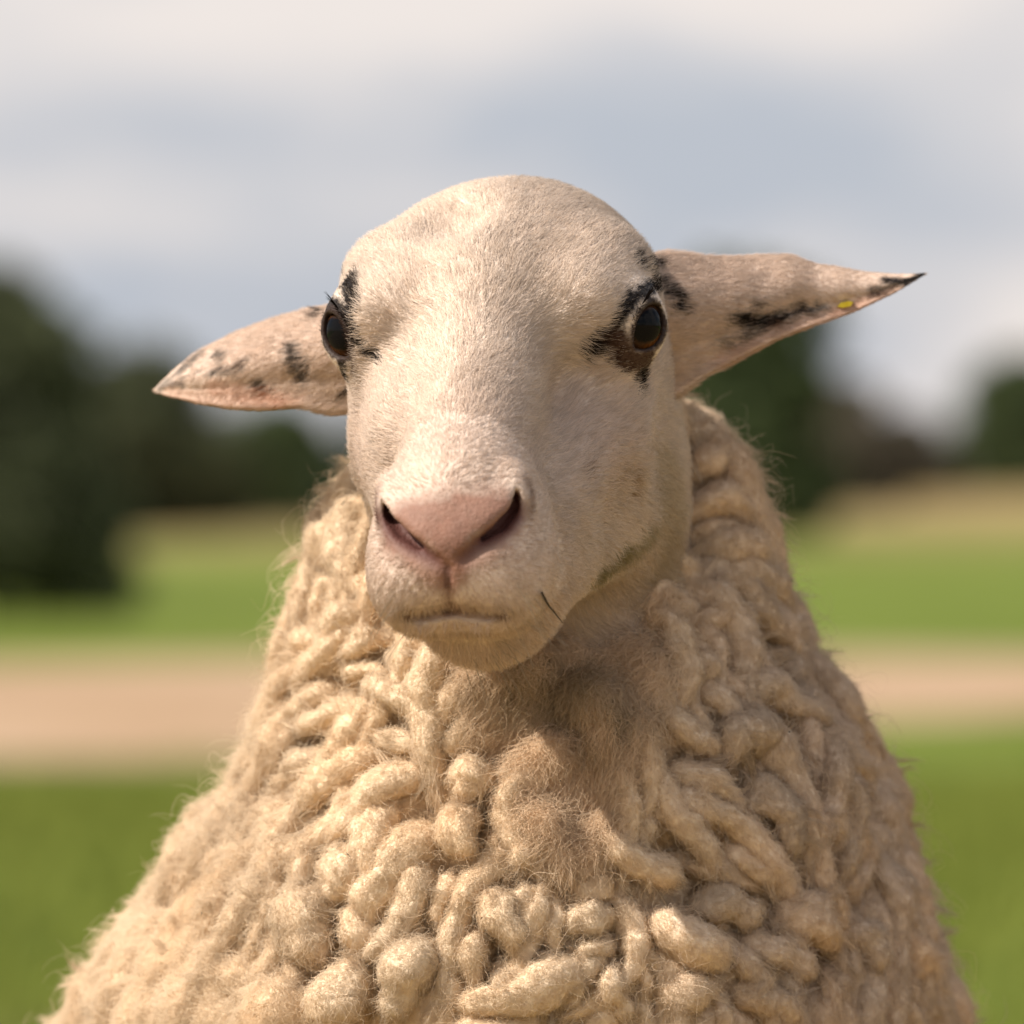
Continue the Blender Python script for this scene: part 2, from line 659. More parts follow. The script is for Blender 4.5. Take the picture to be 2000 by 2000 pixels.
BARK = plain_mat('bark', (0.06, 0.045, 0.03), (0.11, 0.085, 0.06), 6.0, bump=0.5, bscale=25)


def tree(label, x, y, height, halfw, crown_base, mat, seed, leaves=9000, leaf=0.16, lobes=16):
    r = np.random.default_rng(seed)
    root = bpy.data.objects.new('broadleaf_tree', None)
    COL.objects.link(root)
    z = float(ground_z(x, y))
    root.location = (x, y, z)
    root['label'] = label
    root['category'] = 'tree'
    Vs, Qs, off = [], [], 0

    def add(v, q):
        nonlocal off
        Vs.append(v)
        Qs.append(q + off)
        off += len(v)
    tz = np.linspace(-0.1, height * 0.78, 8)
    tr_pts = np.stack([0.10 * np.sin(tz * 1.3 + seed), 0.10 * np.cos(tz * 0.9), tz], 1)
    add(*tube(tr_pts, np.interp(tz, [0, height * 0.78], [0.042 * height, 0.008 * height])))
    ch = (height - crown_base) / 2
    C = []
    for i in range(lobes):
        th = r.random() * 6.283
        v = -0.85 + 1.6 * (i + r.random()) / lobes                 # height within the crown
        tl = (v + 0.85) / 1.6
        k = (0.15 + 0.55 * r.random() ** 0.5) * (0.06 + 0.94 * max(0.0, 1 - tl ** 2.4) ** 0.8)
        C.append([halfw * k * math.cos(th), halfw * k * math.sin(th), crown_base + ch + ch * v])
    C = np.array(C)
    lr = halfw * (0.30 + 0.22 * r.random(lobes))
    for c in C:
        b = tr_pts[min(7, max(2, int(7 * (c[2] * 0.62) / (height * 0.78))))]
        mid = (b + c) / 2 + np.array([0, 0, -0.05 * height * r.random()])
        add(*tube([b, mid, c], [0.016 * height, 0.010 * height, 0.004 * height], 6))
    part = mesh_obj('trunk', np.concatenate(Vs), np.concatenate(Qs), BARK, root)
    li = r.integers(0, lobes, leaves)
    dv = nrm(r.normal(size=(leaves, 3)))
    rad = lr[li] * (0.35 + 0.75 * r.random(leaves) ** 0.5)
    P = C[li] + dv * rad[:, None] * np.array([1, 1, 0.8])
    A = nrm(r.normal(size=(leaves, 3)))
    B = nrm(np.cross(A, r.normal(size=(leaves, 3))))
    s = (leaf * (0.6 + 0.8 * r.random(leaves)))[:, None]
    LV = np.stack([P - A * s, P + B * s * 0.5, P + A * s, P - B * s * 0.5], 1).reshape(-1, 3)
    mesh_obj('crown', LV, np.arange(leaves * 4).reshape(-1, 4), mat, root, smooth=False)
    return root


def tree_at(label, px, top, base_y_m, halfw_px, crown_base, mat, seed, **k):
    """stand a tree at depth base_y_m (metres behind the sheep) on the sight line of a pixel column"""
    dist = base_y_m - CAM[1]
    x = (px - 1000) * FRAME / 2000 * dist / DIST
    z = float(ground_z(x, base_y_m))
    h = CAM[2] + (1000 - top) * FRAME / 2000 * dist / DIST - z
    hw = halfw_px * FRAME / 2000 * dist / DIST
    return tree(label, x, base_y_m, h, hw, crown_base * h, mat, seed, **k)


G_DARK = foliage_mat('leaves_dark', (0.088, 0.100, 0.060), (0.130, 0.148, 0.082))
G_MID = foliage_mat('leaves_mid', (0.070, 0.095, 0.048), (0.115, 0.15, 0.065))
G_GREY = foliage_mat('leaves_grey', (0.13, 0.12, 0.09), (0.18, 0.16, 0.125))
G_FAR = foliage_mat('leaves_far', (0.040, 0.060, 0.035), (0.065, 0.085, 0.050))
tree_at('large dark spreading tree near the path, its crown reaching low over the field', -20, 520, 84, 285, 0.02, G_DARK, 3, leaves=18000, leaf=0.15, lobes=48)
tree_at('dark round-crowned tree at the field edge, behind the large spreading one', 285, 700, 205, 225, 0.02, G_DARK, 7, leaves=12000, leaf=0.28, lobes=24)
tree_at('low green tree standing between the dark field-edge tree and the sheep', 545, 795, 218, 175, 0.02, G_MID, 12, leaves=9000, leaf=0.2, lobes=20)
tree_at('tall full green tree whose crown rises directly behind the sheep\'s ear', 1450, 525, 165, 268, 0.03, G_MID, 5, leaves=16000, leaf=0.24, lobes=30)
tree_at('slim grey-green tree on the rise beside the tall green one', 1655, 738, 225, 125, 0.02, G_GREY, 9, leaves=6000, leaf=0.24, lobes=14)
tree_at('pale grey-brown bush low on the rise', 1770, 805, 250, 105, 0.05, G_GREY, 10, leaves=5000, leaf=0.24, lobes=12)
tree_at('dark green tree standing alone at the crest of the dry rise', 1985, 715, 262, 190, 0.02, G_MID, 14, leaves=9000, leaf=0.28, lobes=20)
tree_at('hazy green tree far down the slope behind the sheep', 760, 820, 190, 170, 0.06, G_FAR, 16, leaves=8000, leaf=0.24, lobes=18)
tree_at('hazy broad green tree behind the sheep\'s head', 1080, 700, 200, 200, 0.06, G_FAR, 18, leaves=9000, leaf=0.25, lobes=20)
# ------------------------------------------------------------------ sheep: skin and coat materials
def coat_mat(name, trans=0.14, gloss=0.17, rough=0.45, nmix=0.75):
    """strand material: lit by the skin direction it grows from, with a soft sheen along the strand"""
    m, t, o = new_mat(name)
    N = t.nodes.new
    L = t.links.new
    at = N('ShaderNodeAttribute')
    at.attribute_name = 'pigment'
    an = N('ShaderNodeAttribute')
    an.attribute_name = 'skin_normal'
    ge = N('ShaderNodeNewGeometry')
    mx = N('ShaderNodeMix')
    mx.data_type = 'VECTOR'
    mx.inputs['Factor'].default_value = nmix
    L(ge.outputs['Normal'], mx.inputs[4])
    L(an.outputs['Vector'], mx.inputs[5])
    nn = N('ShaderNodeVectorMath')
    nn.operation = 'NORMALIZE'
    L(mx.outputs[1], nn.inputs[0])
    d = N('ShaderNodeBsdfDiffuse')
    L(at.outputs['Color'], d.inputs['Color'])
    L(nn.outputs[0], d.inputs['Normal'])
    tr_ = N('ShaderNodeBsdfTranslucent')
    L(at.outputs['Color'], tr_.inputs['Color'])
    L(nn.outputs[0], tr_.inputs['Normal'])
    hr = N('ShaderNodeBsdfHair')
    hr.component = 'Reflection'
    hr.inputs['RoughnessU'].default_value = rough
    hr.inputs['RoughnessV'].default_value = 0.6
    L(at.outputs['Color'], hr.inputs['Color'])
    m1 = N('ShaderNodeMixShader')
    m1.inputs['Fac'].default_value = trans
    L(d.outputs[0], m1.inputs[1])
    L(tr_.outputs[0], m1.inputs[2])
    m2 = N('ShaderNodeMixShader')
    m2.inputs['Fac'].default_value = gloss
    L(m1.outputs[0], m2.inputs[1])
    L(hr.outputs[0], m2.inputs[2])
    L(m2.outputs[0], o.inputs[0])
    return m


def skin_mat(name, rough=0.62, spec=0.35, bscale=650.0, bump=0.55, sss=0.0):
    m, t, o = new_mat(name)
    at = t.nodes.new('ShaderNodeAttribute')
    at.attribute_name = 'pigment'
    b = t.nodes.new('ShaderNodeBsdfPrincipled')
    b.inputs['Roughness'].default_value = rough
    b.inputs['Specular IOR Level'].default_value = spec
    if sss:
        b.inputs['Subsurface Weight'].default_value = sss
        b.inputs['Subsurface Radius'].default_value = (0.004, 0.0018, 0.0008)
        b.inputs['Subsurface Scale'].default_value = 1.0
    g = t.nodes.new('ShaderNodeTexCoord')
    n = t.nodes.new('ShaderNodeTexNoise')
    n.inputs['Scale'].default_value = bscale
    n.inputs['Detail'].default_value = 3
    bp = t.nodes.new('ShaderNodeBump')
    bp.inputs['Strength'].default_value = bump
    bp.inputs['Distance'].default_value = 0.001
    t.links.new(g.outputs['Object'], n.inputs['Vector'])
    t.links.new(n.outputs['Fac'], bp.inputs['Height'])
    t.links.new(bp.outputs['Normal'], b.inputs['Normal'])
    t.links.new(at.outputs['Color'], b.inputs['Base Color'])
    t.links.new(b.outputs[0], o.inputs[0])
    return m


M_SKIN = skin_mat('skin')
M_WOOL = skin_mat('wool', rough=1.0, spec=0.0, bscale=500.0, bump=0.5)
M_FUR = coat_mat('short_fur')
M_FUZZ = coat_mat('wool_fibre', trans=0.26, gloss=0.04, rough=0.6, nmix=0.7)

# ------------------------------------------------------------------ sheep: body under the fleece, fleece surface
LY = np.array([775, 830, 905, 990, 1140, 1305, 1450, 1585, 1700, 1832, 2000, 2300, 2700, 3000.])
LL = np.array([980, 850, 735, 660, 612, 548, 508, 458, 350, 262, 140, 60, 120, 420.])
LR = np.array([1180, 1395, 1440, 1482, 1520, 1572, 1672, 1738, 1752, 1800, 1855, 1920, 1860, 1560.])
LF = np.array([0.12, 0.095, 0.078, 0.065, 0.048, 0.032, 0.024, 0.016, 0.010, 0.004, 0.0, 0.0, 0.03, 0.14])   # front of the chest
LB = np.array([0.03, 0.05, 0.062, 0.075, 0.09, 0.105, 0.12, 0.135, 0.15, 0.165, 0.18, 0.20, 0.20, 0.12])      # half depth
LZ = 0.85 - (LY - 1000) * 0.0002
_o = np.argsort(LZ)


def fleece_loft(P):
    z = P[:, 2]
    k = 0.0002 * 1.035
    l = np.interp(z, LZ[_o], ((LL - 1000) * k)[_o])
    r = np.interp(z, LZ[_o], ((LR - 1000) * k)[_o])
    f = np.interp(z, LZ[_o], LF[_o])
    b = np.interp(z, LZ[_o], LB[_o])
    cx, ax = (l + r) / 2, (r - l) / 2 - 0.004
    q = np.sqrt(((P[:, 0] - cx) / ax) ** 2 + ((P[:, 1] - f - b) / b) ** 2)
    d = (q - 1) * np.minimum(ax, b)
    d = np.maximum(d, (z - 0.893))
    return np.maximum(d, 0.44 - z)


def fleece_sdf(P):
    d = fleece_loft(P)
    d = smin(d, ell(P, (0.0, 0.60, 0.44), (0.185, 0.48, 0.235)), 0.06)
    d = smin(d, ell(P, (0.0, 0.30, 0.48), (0.185, 0.25, 0.20)), 0.06)
    return d.astype(P.dtype)


def lower_body(P):
    """legs and belly skin"""
    m = P.copy()
    m[:, 0] = np.abs(m[:, 0])
    d = ell(P, (0, 0.60, 0.44), (0.15, 0.44, 0.19))
    d = smin(d, cap(P, (0.01, 0.14, 0.80), (0.0, 0.28, 0.52), 0.045, 0.12), 0.05)
    for y, bend in ((0.26, -0.01), (0.98, 0.05)):
        d = smin(d, cap(m, (0.10, y, 0.40), (0.095, y + bend, 0.26), 0.055, 0.034), 0.04)
        d = smin(d, cap(m, (0.095, y + bend, 0.26), (0.095, y + bend * 0.6, 0.07), 0.030, 0.020), 0.02)
        d = smin(d, cap(m, (0.095, y + bend * 0.6, 0.07), (0.095, y + bend * 0.6 - 0.025, 0.022), 0.022, 0.024), 0.015)
    d = np.maximum(d, -P[:, 2])
    return d.astype(P.dtype)


HV, HQ = surface_nets(head_sdf, (-0.11, -0.17, 0.72), (0.11, 0.17, 1.0), 0.0013)

# ears: a curved leaf between a traced upper and lower edge
EAR = {
    1: dict(up=[(1225, 515), (1294, 493), (1391, 505), (1480, 500), (1538, 497), (1585, 513), (1682, 531), (1760, 537), (1806, 534)],
            lo=[(1250, 790), (1322, 772), (1380, 728), (1449, 695), (1527, 656), (1604, 629), (1682, 601), (1755, 568), (1806, 537)],
            yr=0.048, yt=0.085),
    -1: dict(up=[(735, 600), (675, 595), (619, 603), (539, 622), (461, 649), (396, 680), (345, 719), (318, 742), (301, 759)],
             lo=[(740, 790), (690, 800), (640, 803), (591, 790), (530, 794), (461, 797), (385, 786), (335, 775), (301, 764)],
             yr=0.060, yt=0.115)}


def resample(p, n):
    p = np.asarray(p, float)
    s = np.r_[0, np.cumsum(np.linalg.norm(np.diff(p, axis=0), axis=1))]
    m = 8 * n
    q = np.stack([np.interp(np.linspace(0, s[-1], m), s, p[:, k]) for k in range(p.shape[1])], 1)
    ker = np.hanning(2 * (m // 14) + 3)
    ker /= ker.sum()
    w_ = len(ker) // 2
    qq = np.pad(q, ((w_, w_), (0, 0)), mode='reflect', reflect_type='odd')
    q = np.stack([np.convolve(qq[:, k], ker, 'valid') for k in range(p.shape[1])], 1)
    return q[np.linspace(0, m - 1, n).astype(int)]


def px_point(px, py, y):
    k = (y - CAM[1]) / DIST * FRAME / 2000
    return np.stack([(px - 1000) * k, y + 0 * px, CAM[2] - (py - 1000) * k], -1)


EARV, EARQ, EART, EARN_, EARS = [], [], [], [], []
n1, n2 = 44, 22
for s_, e in EAR.items():
    up, lo = resample(e['up'], n1), resample(e['lo'], n1)
    t_ = np.linspace(0, 1, n1)
    y_ = e['yr'] + (e['yt'] - e['yr']) * t_
    U3 = px_point(up[:, 0], up[:, 1], y_ + 0.016 * np.sin(math.pi * t_))
    L3 = px_point(lo[:, 0], lo[:, 1], y_ - 0.004 * np.sin(math.pi * t_))
    wd = np.linalg.norm(U3 - L3, axis=1)
    ss = np.linspace(0, 1, n2)
    # section: convex towards the viewer, the lower rim curling back
    Pm = U3[:, None] * (1 - ss)[None, :, None] + L3[:, None] * ss[None, :, None]
    sec = np.where(ss < 0.70, 0.30 * np.sin(math.pi * np.minimum(ss / 0.76, 1)) ** 0.8, 0.0)
    sec = np.where(ss >= 0.70, 0.30 * np.sin(math.pi * 0.70 / 0.76) ** 0.8 * np.clip((1.0 - ss) / 0.30, 0, 1) ** 0.8 - 0.03 * np.sin(math.pi * np.clip((ss - 0.76) / 0.24, 0, 1)), sec)
    bul = wd[:, None] * sec[None] * (1 - 0.25 * t_[:, None])
    Pm[:, :, 1] -= bul
    Pm += 0.0012 * vnoise(Pm.reshape(-1, 3), 90).reshape(n1, n2, 1) * np.array([0, -1, 0.3])
    th = 0.0042 * (1 - 0.65 * t_)[:, None, None]
    back = Pm + th * np.array([0, 1.0, 0]) + np.array([0, 0.004, 0])
    front = Pm
    A = np.arange(n1 * n2).reshape(n1, n2)
    B = A + n1 * n2
    q1 = np.stack([A[:-1, :-1], A[1:, :-1], A[1:, 1:], A[:-1, 1:]], -1).reshape(-1, 4)
    q2 = np.stack([B[:-1, :-1], B[:-1, 1:], B[1:, 1:], B[1:, :-1]], -1).reshape(-1, 4)
    e1 = np.stack([A[:-1, 0], B[:-1, 0], B[1:, 0], A[1:, 0]], -1)
    e2 = np.stack([A[:-1, -1], A[1:, -1], B[1:, -1], B[:-1, -1]], -1)
    e3 = np.stack([A[-1, :-1], B[-1, :-1], B[-1, 1:], A[-1, 1:]], -1)
    Qe = np.concatenate([q1, q2, e1, e2, e3])
    if s_ > 0:
        Qe = Qe[:, ::-1]
    Ve = np.concatenate([front.reshape(-1, 3), back.reshape(-1, 3)])
    tang = nrm(np.gradient((U3 + L3) / 2, axis=0))
    tg = np.repeat(np.repeat(tang[:, None], n2, 1).reshape(-1, 3)[None], 2, 0).reshape(-1, 3)
    # make the front face outwards (towards -y)
    nn_ = vnormals(Ve, Qe)
    if nn_[: n1 * n2, 1].mean() > 0:
        Qe = Qe[:, ::-1]
    EARV.append(Ve)
    EARQ.append(Qe)
    EART.append(tg)
    EARS.append(np.tile(np.repeat(t_, n2), 2))

LV_, LQ_ = surface_nets(lower_body, (-0.30, 0.02, -0.01), (0.30, 1.16, 0.90), 0.012)

parts = [(HV, HQ)] + list(zip(EARV, EARQ)) + [(LV_, LQ_)]
off = 0
BV, BQ, PART = [], [], []
for i, (v, q) in enumerate(parts):
    BV.append(v)
    BQ.append(q + off)
    PART.append(np.full(len(v), i))
    off += len(v)
BV, BQ, PART = np.concatenate(BV), np.concatenate(BQ), np.concatenate(PART)
BN = vnormals(BV, BQ)

from mathutils.bvhtree import BVHTree
_front = BV.tolist()
_nh = len(HQ) + len(EARQ[0]) + len(EARQ[1])
body_bvh = BVHTree.FromPolygons(_front, BQ[:_nh].tolist())


def hit(px, py, bvh=None):
    d = px_dir(px, py)
    r = (bvh or body_bvh).ray_cast(Vector(CAM), Vector(d))
    return np.array(r[0]) if r[0] is not None else None


def seg_dist(P, pts):
    d = np.full(len(P), 9.0)
    if len(pts) == 1:
        return np.linalg.norm(P - pts[0], axis=1)
    for i in range(len(pts) - 1):
        d = np.minimum(d, cap(P, pts[i], pts[i + 1], 0, 0))
    return d


CREAM = np.array([0.75, 0.63, 0.53])
PINK = np.array([0.27, 0.14, 0.098])
BLACK = np.array([0.018, 0.013, 0.011])
BROWN = np.array([0.060, 0.030, 0.020])
# coat markings, and light through the ear rims painted in: (colour, radius in px, strength, points in px)
MARKS = [
    (BLACK, 19, 1.0, [(1150, 676), (1172, 662), (1194, 648)]),
    (BROWN, 25, 1.0, [(1197, 668), (1212, 690), (1232, 706)]),
    (BROWN, 22, 1.0, [(1262, 700), (1256, 722), (1250, 742)]),
    (BLACK, 16, 1.0, [(1250, 734), (1252, 752)]),
    (BLACK, 15, 1.0, [(1207, 618), (1232, 585), (1265, 564), (1290, 556), (1309, 575), (1318, 597)]),
    (BROWN, 14, 0.8, [(1225, 664), (1250, 680), (1282, 672), (1300, 640)]),
    (BLACK, 15, 1.0, [(1268, 492), (1276, 512), (1274, 522)]),
    (BLACK, 13, 1.0, [(1245, 504), (1250, 514)]),
    (BLACK, 9, 0.9, [(660, 528), (672, 536)]),
    (BLACK, 21, 1.0, [(682, 545), (687, 562), (690, 588)]),
    (BLACK, 10, 1.0, [(690, 600), (693, 608)]),
    (BLACK, 14, 1.0, [(624, 606), (636, 596), (652, 594), (672, 612), (690, 640)]),
    (BLACK, 10, 1.0, [(699, 665), (720, 680), (742, 703)]),
    (BLACK, 11, 1.0, [(668, 705), (675, 735), (682, 762)]),
    (BROWN, 9, 0.8, [(690, 690), (692, 728)]),
    (BLACK, 16, 1.0, [(1432, 622), (1457, 628), (1488, 632), (1519, 622)]),
    (BLACK, 12, 1.0, [(1548, 606), (1566, 598)]),
    (BLACK, 9, 1.0, [(1476, 594), (1482, 598)]),
    (BLACK, 10, 0.6, [(1400, 664), (1416, 676)]),
    (BLACK, 9, 1.0, [(1724, 546), (1764, 552), (1800, 538)]),
    (BLACK, 20, 0.9, [(574, 682), (591, 712), (600, 728)]),
    (BLACK, 13, 1.0, [(509, 750), (525, 763)]),
    (BLACK, 13, 0.75, [(425, 690), (436, 694)]),
    (BLACK, 12, 0.75, [(392, 690), (372, 708), (350, 726)]),
    (np.array([0.30, 0.17, 0.09]), 9, 0.7, [(1143, 915), (1149, 928)]),
    (np.array([0.36, 0.23, 0.12]), 12, 0.6, [(1226, 930), (1232, 960)]),
    (np.array([0.16, 0.14, 0.05]), 17, 0.62, [(1172, 1115), (1190, 1092), (1215, 1074)]),
    (np.array([0.22, 0.19, 0.07]), 26, 0.55, [(1160, 1130), (1215, 1080), (1262, 1040)]),
    (np.array([0.46, 0.37, 0.22]), 60, 0.45, [(1290, 930), (1300, 1060), (1270, 1150)]),
    (np.array([0.62, 0.36, 0.24]), 15, 0.55, [(330, 770), (461, 786), (591, 781)]),  # light passing through the left ear's lower rim, painted as orange
    (np.array([0.62, 0.36, 0.24]), 15, 0.5, [(1400, 706), (1527, 648), (1682, 594)]),  # light passing through the right ear's lower rim, painted as orange
    (BLACK, 8, 0.7, [(1592, 604), (1612, 600)]),
    (BLACK, 9, 0.7, [(1440, 655), (1462, 648)]),
    (BLACK, 10, 0.6, [(330, 742), (312, 757)]),
    (np.array([0.60, 0.26, 0.14]), 14, 0.5, [(420, 752), (480, 765), (560, 778)]),  # redder part of the painted glow in the left ear
    (np.array([0.55, 0.27, 0.16]), 9, 0.6, [(1620, 612), (1690, 588), (1750, 566)]),  # redder part of the painted glow in the right ear
]
_mr = np.random.default_rng(77)
for _i in range(16):                                   # fine mottling of the ears
    _a = _mr.random()
    _x, _y = 320 + 190 * _a, 745 - 60 * _a + 30 * _mr.random()
    MARKS.append((BLACK if _mr.random() < 0.6 else BROWN, 3.5 + 4 * _mr.random(), 0.75, [(_x, _y), (_x + 14 * _mr.random(), _y - 8 * _mr.random())]))
    _a = _mr.random()
    _x = 1420 + 350 * _a
    _y = np.interp(_x, [1420, 1560, 1780], [672, 606, 556]) + 14 * (_mr.random() - 0.5)
    MARKS.append((BLACK if _mr.random() < 0.6 else BROWN, 3.5 + 4 * _mr.random(), 0.75, [(_x, _y), (_x + 14 * _mr.random(), _y - 5 * _mr.random())]))
NOSE = [(PINK, 50, 0.95, [(800, 1022), (880, 1010), (965, 1000)]),
        (PINK * 0.92, 34, 1.0, [(880, 1040), (878, 1090)]),
        (PINK, 30, 0.8, [(770, 1050), (830, 1100), (868, 1130)]),
        (PINK, 24, 0.7, [(1000, 1010), (960, 1070), (900, 1110)]),
        (PINK, 16, 0.7, [(876, 1130), (878, 1190)]),
        (np.array([0.14, 0.07, 0.055]), 6, 0.9, [(875, 1108), (874, 1140), (878, 1192)])]


def paint(P, nrm_=None):
    c = np.tile(CREAM, (len(P), 1))
    h = w2h(P)
    # pinker, thinner hair on the muzzle, ears and below the eyes
    c = c * (1 + 0.10 * vnoise(P, 70)[:, None])
    wn = (vnoise(P, 380) * 0.35 + vnoise(P, 900) * 0.25)
    muz = np.clip((h[:, 1] - 150) / 60, 0, 1)[:, None]
    pk = np.array([0.64, 0.48, 0.39])
    c = c * (1 - 0.45 * muz) + pk * 0.45 * muz
    und = np.exp(-((h[:, 1] - 135) / 30) ** 2 - ((h[:, 2] - 12) / 22) ** 2)[:, None] * (np.abs(h[:, 0]) > 22)[:, None]
    c = c * (1 - 0.5 * und) + pk * 0.5 * und
    back = np.clip((50 - h[:, 1]) / 60, 0, 1)[:, None]
    c = c * (1 - 0.2 * back) + np.array([0.58, 0.44, 0.29]) * 0.2 * back
    for lst in (NOSE, MARKS):
        for col_, r_, st, pts in lst:
            hp = [hit(*p) for p in pts]
            hp = [p for p in hp if p is not None and p[1] < 0.2]
            if not hp:
                continue
            d = seg_dist(P, np.array(hp)) / (r_ * 0.0002)
            soft = 0.25 if lst is MARKS else 0.5
            wgt = np.clip((1.12 + wn * (0.95 if lst is MARKS else 0.5) - d) / soft * 0.5 + 0.5, 0, 1) * st
            mot = 1.0 if lst is MARKS else 1 + 0.30 * wn[:, None] + 0.16 * vnoise(P, 160)[:, None]
            c = c * (1 - wgt[:, None]) + col_ * mot * wgt[:, None]
    return np.clip(c, 0.005, 0.95)


up_ = PART <= 2
BC = np.tile(np.array([0.52, 0.40, 0.30]), (len(BV), 1))
BC[up_] = paint(BV[up_])
EARPINK = np.array([0.62, 0.44, 0.35])
for i in (1, 2):
    m_ = PART == i
    dark = BC[m_].mean(1) < 0.3
    x_ = BC[m_] * 0.55 + EARPINK * 0.45
    x_[dark] = BC[m_][dark]
    BC[m_] = x_
hoof = (PART == 3) & (BV[:, 2] < 0.045)
BC[hoof] = (0.05, 0.04, 0.035)
for s_, c_ in EYES:
    hb_ = w2h(BV)
    op_, b_l = lid_gap(hb_, s_, c_)
    de = np.linalg.norm(hb_ - c_, axis=1)
    wgt = np.clip(((1.6 if s_ > 0 else 2.6) + 1.4 * np.clip(b_l / 5, 0, 1) + 0.9 * vnoise(BV, 330) - op_) / 0.7, 0, 1)[:, None] * ((PART == 0) & (de < EYE_R + 9))[:, None]
    BC = BC * (1 - wgt) + np.array([0.035, 0.020, 0.015]) * wgt
wgt = np.clip((0.0060 - seg_dist(BV, LIP + np.array([0, 0, -0.002]))) / 0.003, 0, 1)[:, None]
BC = BC * (1 - wgt) + np.array([0.15, 0.09, 0.065]) * wgt
# bare dark insides of nostrils
for pts in NOST:
    d = seg_dist(BV, pts + np.array([0, 0.008, 0.002]))
    wgt = np.clip((0.0095 - d) / 0.004, 0, 1)[:, None]
    BC = BC * (1 - wgt) + np.array([0.11, 0.042, 0.034]) * wgt

sheep = bpy.data.objects.new('sheep', None)
COL.objects.link(sheep)
sheep['label'] = 'cream woolly sheep with black-marked eyes facing the camera, ears out sideways'
sheep['category'] = 'sheep'
body = mesh_obj('body', BV, BQ, M_SKIN, sheep, colors=BC)

# ------------------------------------------------------------------ eyes
def eye_mat():
    m, t, o = new_mat('eye')
    at = t.nodes.new('ShaderNodeAttribute')
    at.attribute_name = 'pigment'
    b = t.nodes.new('ShaderNodeBsdfPrincipled')
    b.inputs['Roughness'].default_value = 0.35
    b.inputs['Specular IOR Level'].default_value = 0.0
    b.inputs['Coat Weight'].default_value = 0.38
    b.inputs['Coat Roughness'].default_value = 0.02
    b.inputs['Coat IOR'].default_value = 1.38
    t.links.new(at.outputs['Color'], b.inputs['Base Color'])
    t.links.new(b.outputs[0], o.inputs[0])
    return m


M_EYE = eye_mat()
LID = skin_mat('eyelid', rough=0.35, spec=0.5)
for s_, c_ in EYES:
    ax = EYE_AX[s_]
    nu, nv = 64, 48
    th = np.linspace(0, math.pi, nv)
    ph = np.arange(nu) * 2 * math.pi / nu
    upv = nrm(np.array([0, 0.25, 1.0]) - (np.array([0, 0.25, 1.0]) @ ax) * ax)
    sdv = np.cross(ax, upv)
    T, Pp = np.meshgrid(th, ph, indexing='ij')
    a_ = np.sin(T) * np.cos(Pp)
    b_ = np.sin(T) * np.sin(Pp)
    z_ = np.cos(T)
    rad = EYE_R * (1 + 0.07 * np.exp(-((T / 0.62) ** 2) ** 2))
    loc = (a_[..., None] * sdv + b_[..., None] * upv + z_[..., None] * ax) * rad[..., None]
    V = h2w((loc + c_).reshape(-1, 3))
    A = np.arange(nu * nv).reshape(nv, nu)
    B = np.roll(A, -1, 1)
    Q = np.stack([A[:-1], A[1:], B[1:], B[:-1]], -1).reshape(-1, 4)
    # iris ring amber brown, slot pupil, dark sclera
    rr = T.ravel()
    col = np.tile(np.array([0.030, 0.014, 0.008]), (len(V), 1))
    iris = np.clip((0.86 - rr) / 0.05, 0, 1)[:, None]
    amber = np.array([0.22, 0.085, 0.018]) * (0.55 + 0.45 * np.sin(Pp.ravel() * 23) * 0.4)[:, None]
    lowm = np.clip((-b_.ravel() - 0.36) / 0.2, 0, 1)[:, None]
    ir = np.array([0.045, 0.020, 0.009]) * (1 - lowm) + amber * lowm
    col = col * (1 - iris) + ir * iris
    pup = np.sqrt((a_.ravel() / 0.62) ** 2 + (b_.ravel() / 0.44) ** 2)
    pw = np.clip((1.0 - pup) / 0.12, 0, 1)[:, None]
    col = col * (1 - pw) + np.array([0.004, 0.004, 0.005]) * pw
    eye = mesh_obj('eye', V, Q, M_EYE, sheep, colors=col)

# ------------------------------------------------------------------ short fur of face, ears and upper neck
def strands(P, Nn, D, length, lift, curl=0.0, k=4, sink=0.0004):
    """bent strands that leave the skin at an angle and lie down along D"""
    n = len(P)
    s = np.linspace(0, 1, k)
    D = D - (D * Nn).sum(1, keepdims=True) * Nn
    D = nrm(D)
    lf = lift[:, None]
    pts = np.empty((n, k, 3))
    side = np.cross(D, Nn)
    ph = rng.random(n) * 6.283
    for j, sj in enumerate(s):
        up = lf[:, 0] * sj - 0.35 * lf[:, 0] * sj * sj
        c = curl * np.sin(ph + sj * 5.0) * sj if np.isscalar(curl) else curl * np.sin(ph + sj * 5.0) * sj
        pts[:, j] = P - Nn * sink + length[:, None] * (D * sj * np.sqrt(np.maximum(1 - lf * lf * 0.5, 0.2)) + Nn * up[:, None] + side * np.reshape(c, (-1, 1)))
    return pts


def face_flow(P, Nn):
    h = w2h(P)
    u, f, d = h.T
    su = np.tanh(u / 18.0)
    low = np.clip((25 - d) / 50, 0, 1)
    muz = np.clip((f - 205) / 25, 0, 1)
    hv = np.stack([0.55 * su * (1 - 0.5 * low), -1.0 + 0.2 * muz, -0.85 * low - 0.15 * muz], 1)
    # whorl on the forehead: hair above it sweeps outwards
    wv = np.clip((70 - f) / 40, 0, 1)[:, None] * np.clip((d - 20) / 40, 0, 1)[:, None]
    hv = hv * (1 - wv) + wv * np.stack([0.9 * su, -0.5 - 0 * u, -0.3 + 0 * u], 1)
    n1_ = vnoise(P, 130)
    n2_ = vnoise(P + 7.3, 130)
    hv = hv + 0.30 * np.stack([n1_, 0 * n1_, n2_], 1)
    return nrm(hv) @ HM.T


fl_at = fleece_sdf(BV)
view = nrm(CAM - BV)
facing = (BN * view).sum(1)
qv = BQ
pf = PART[qv[:, 0]]
wq = np.where(facing[qv].mean(1) > -0.25, 1.0, 0.22)
wq *= (pf <= 2)
hq = w2h(BV)[qv].mean(1)
wq *= np.where((pf == 0) & (fl_at[qv].mean(1) < -0.018), 0.0, 1.0)
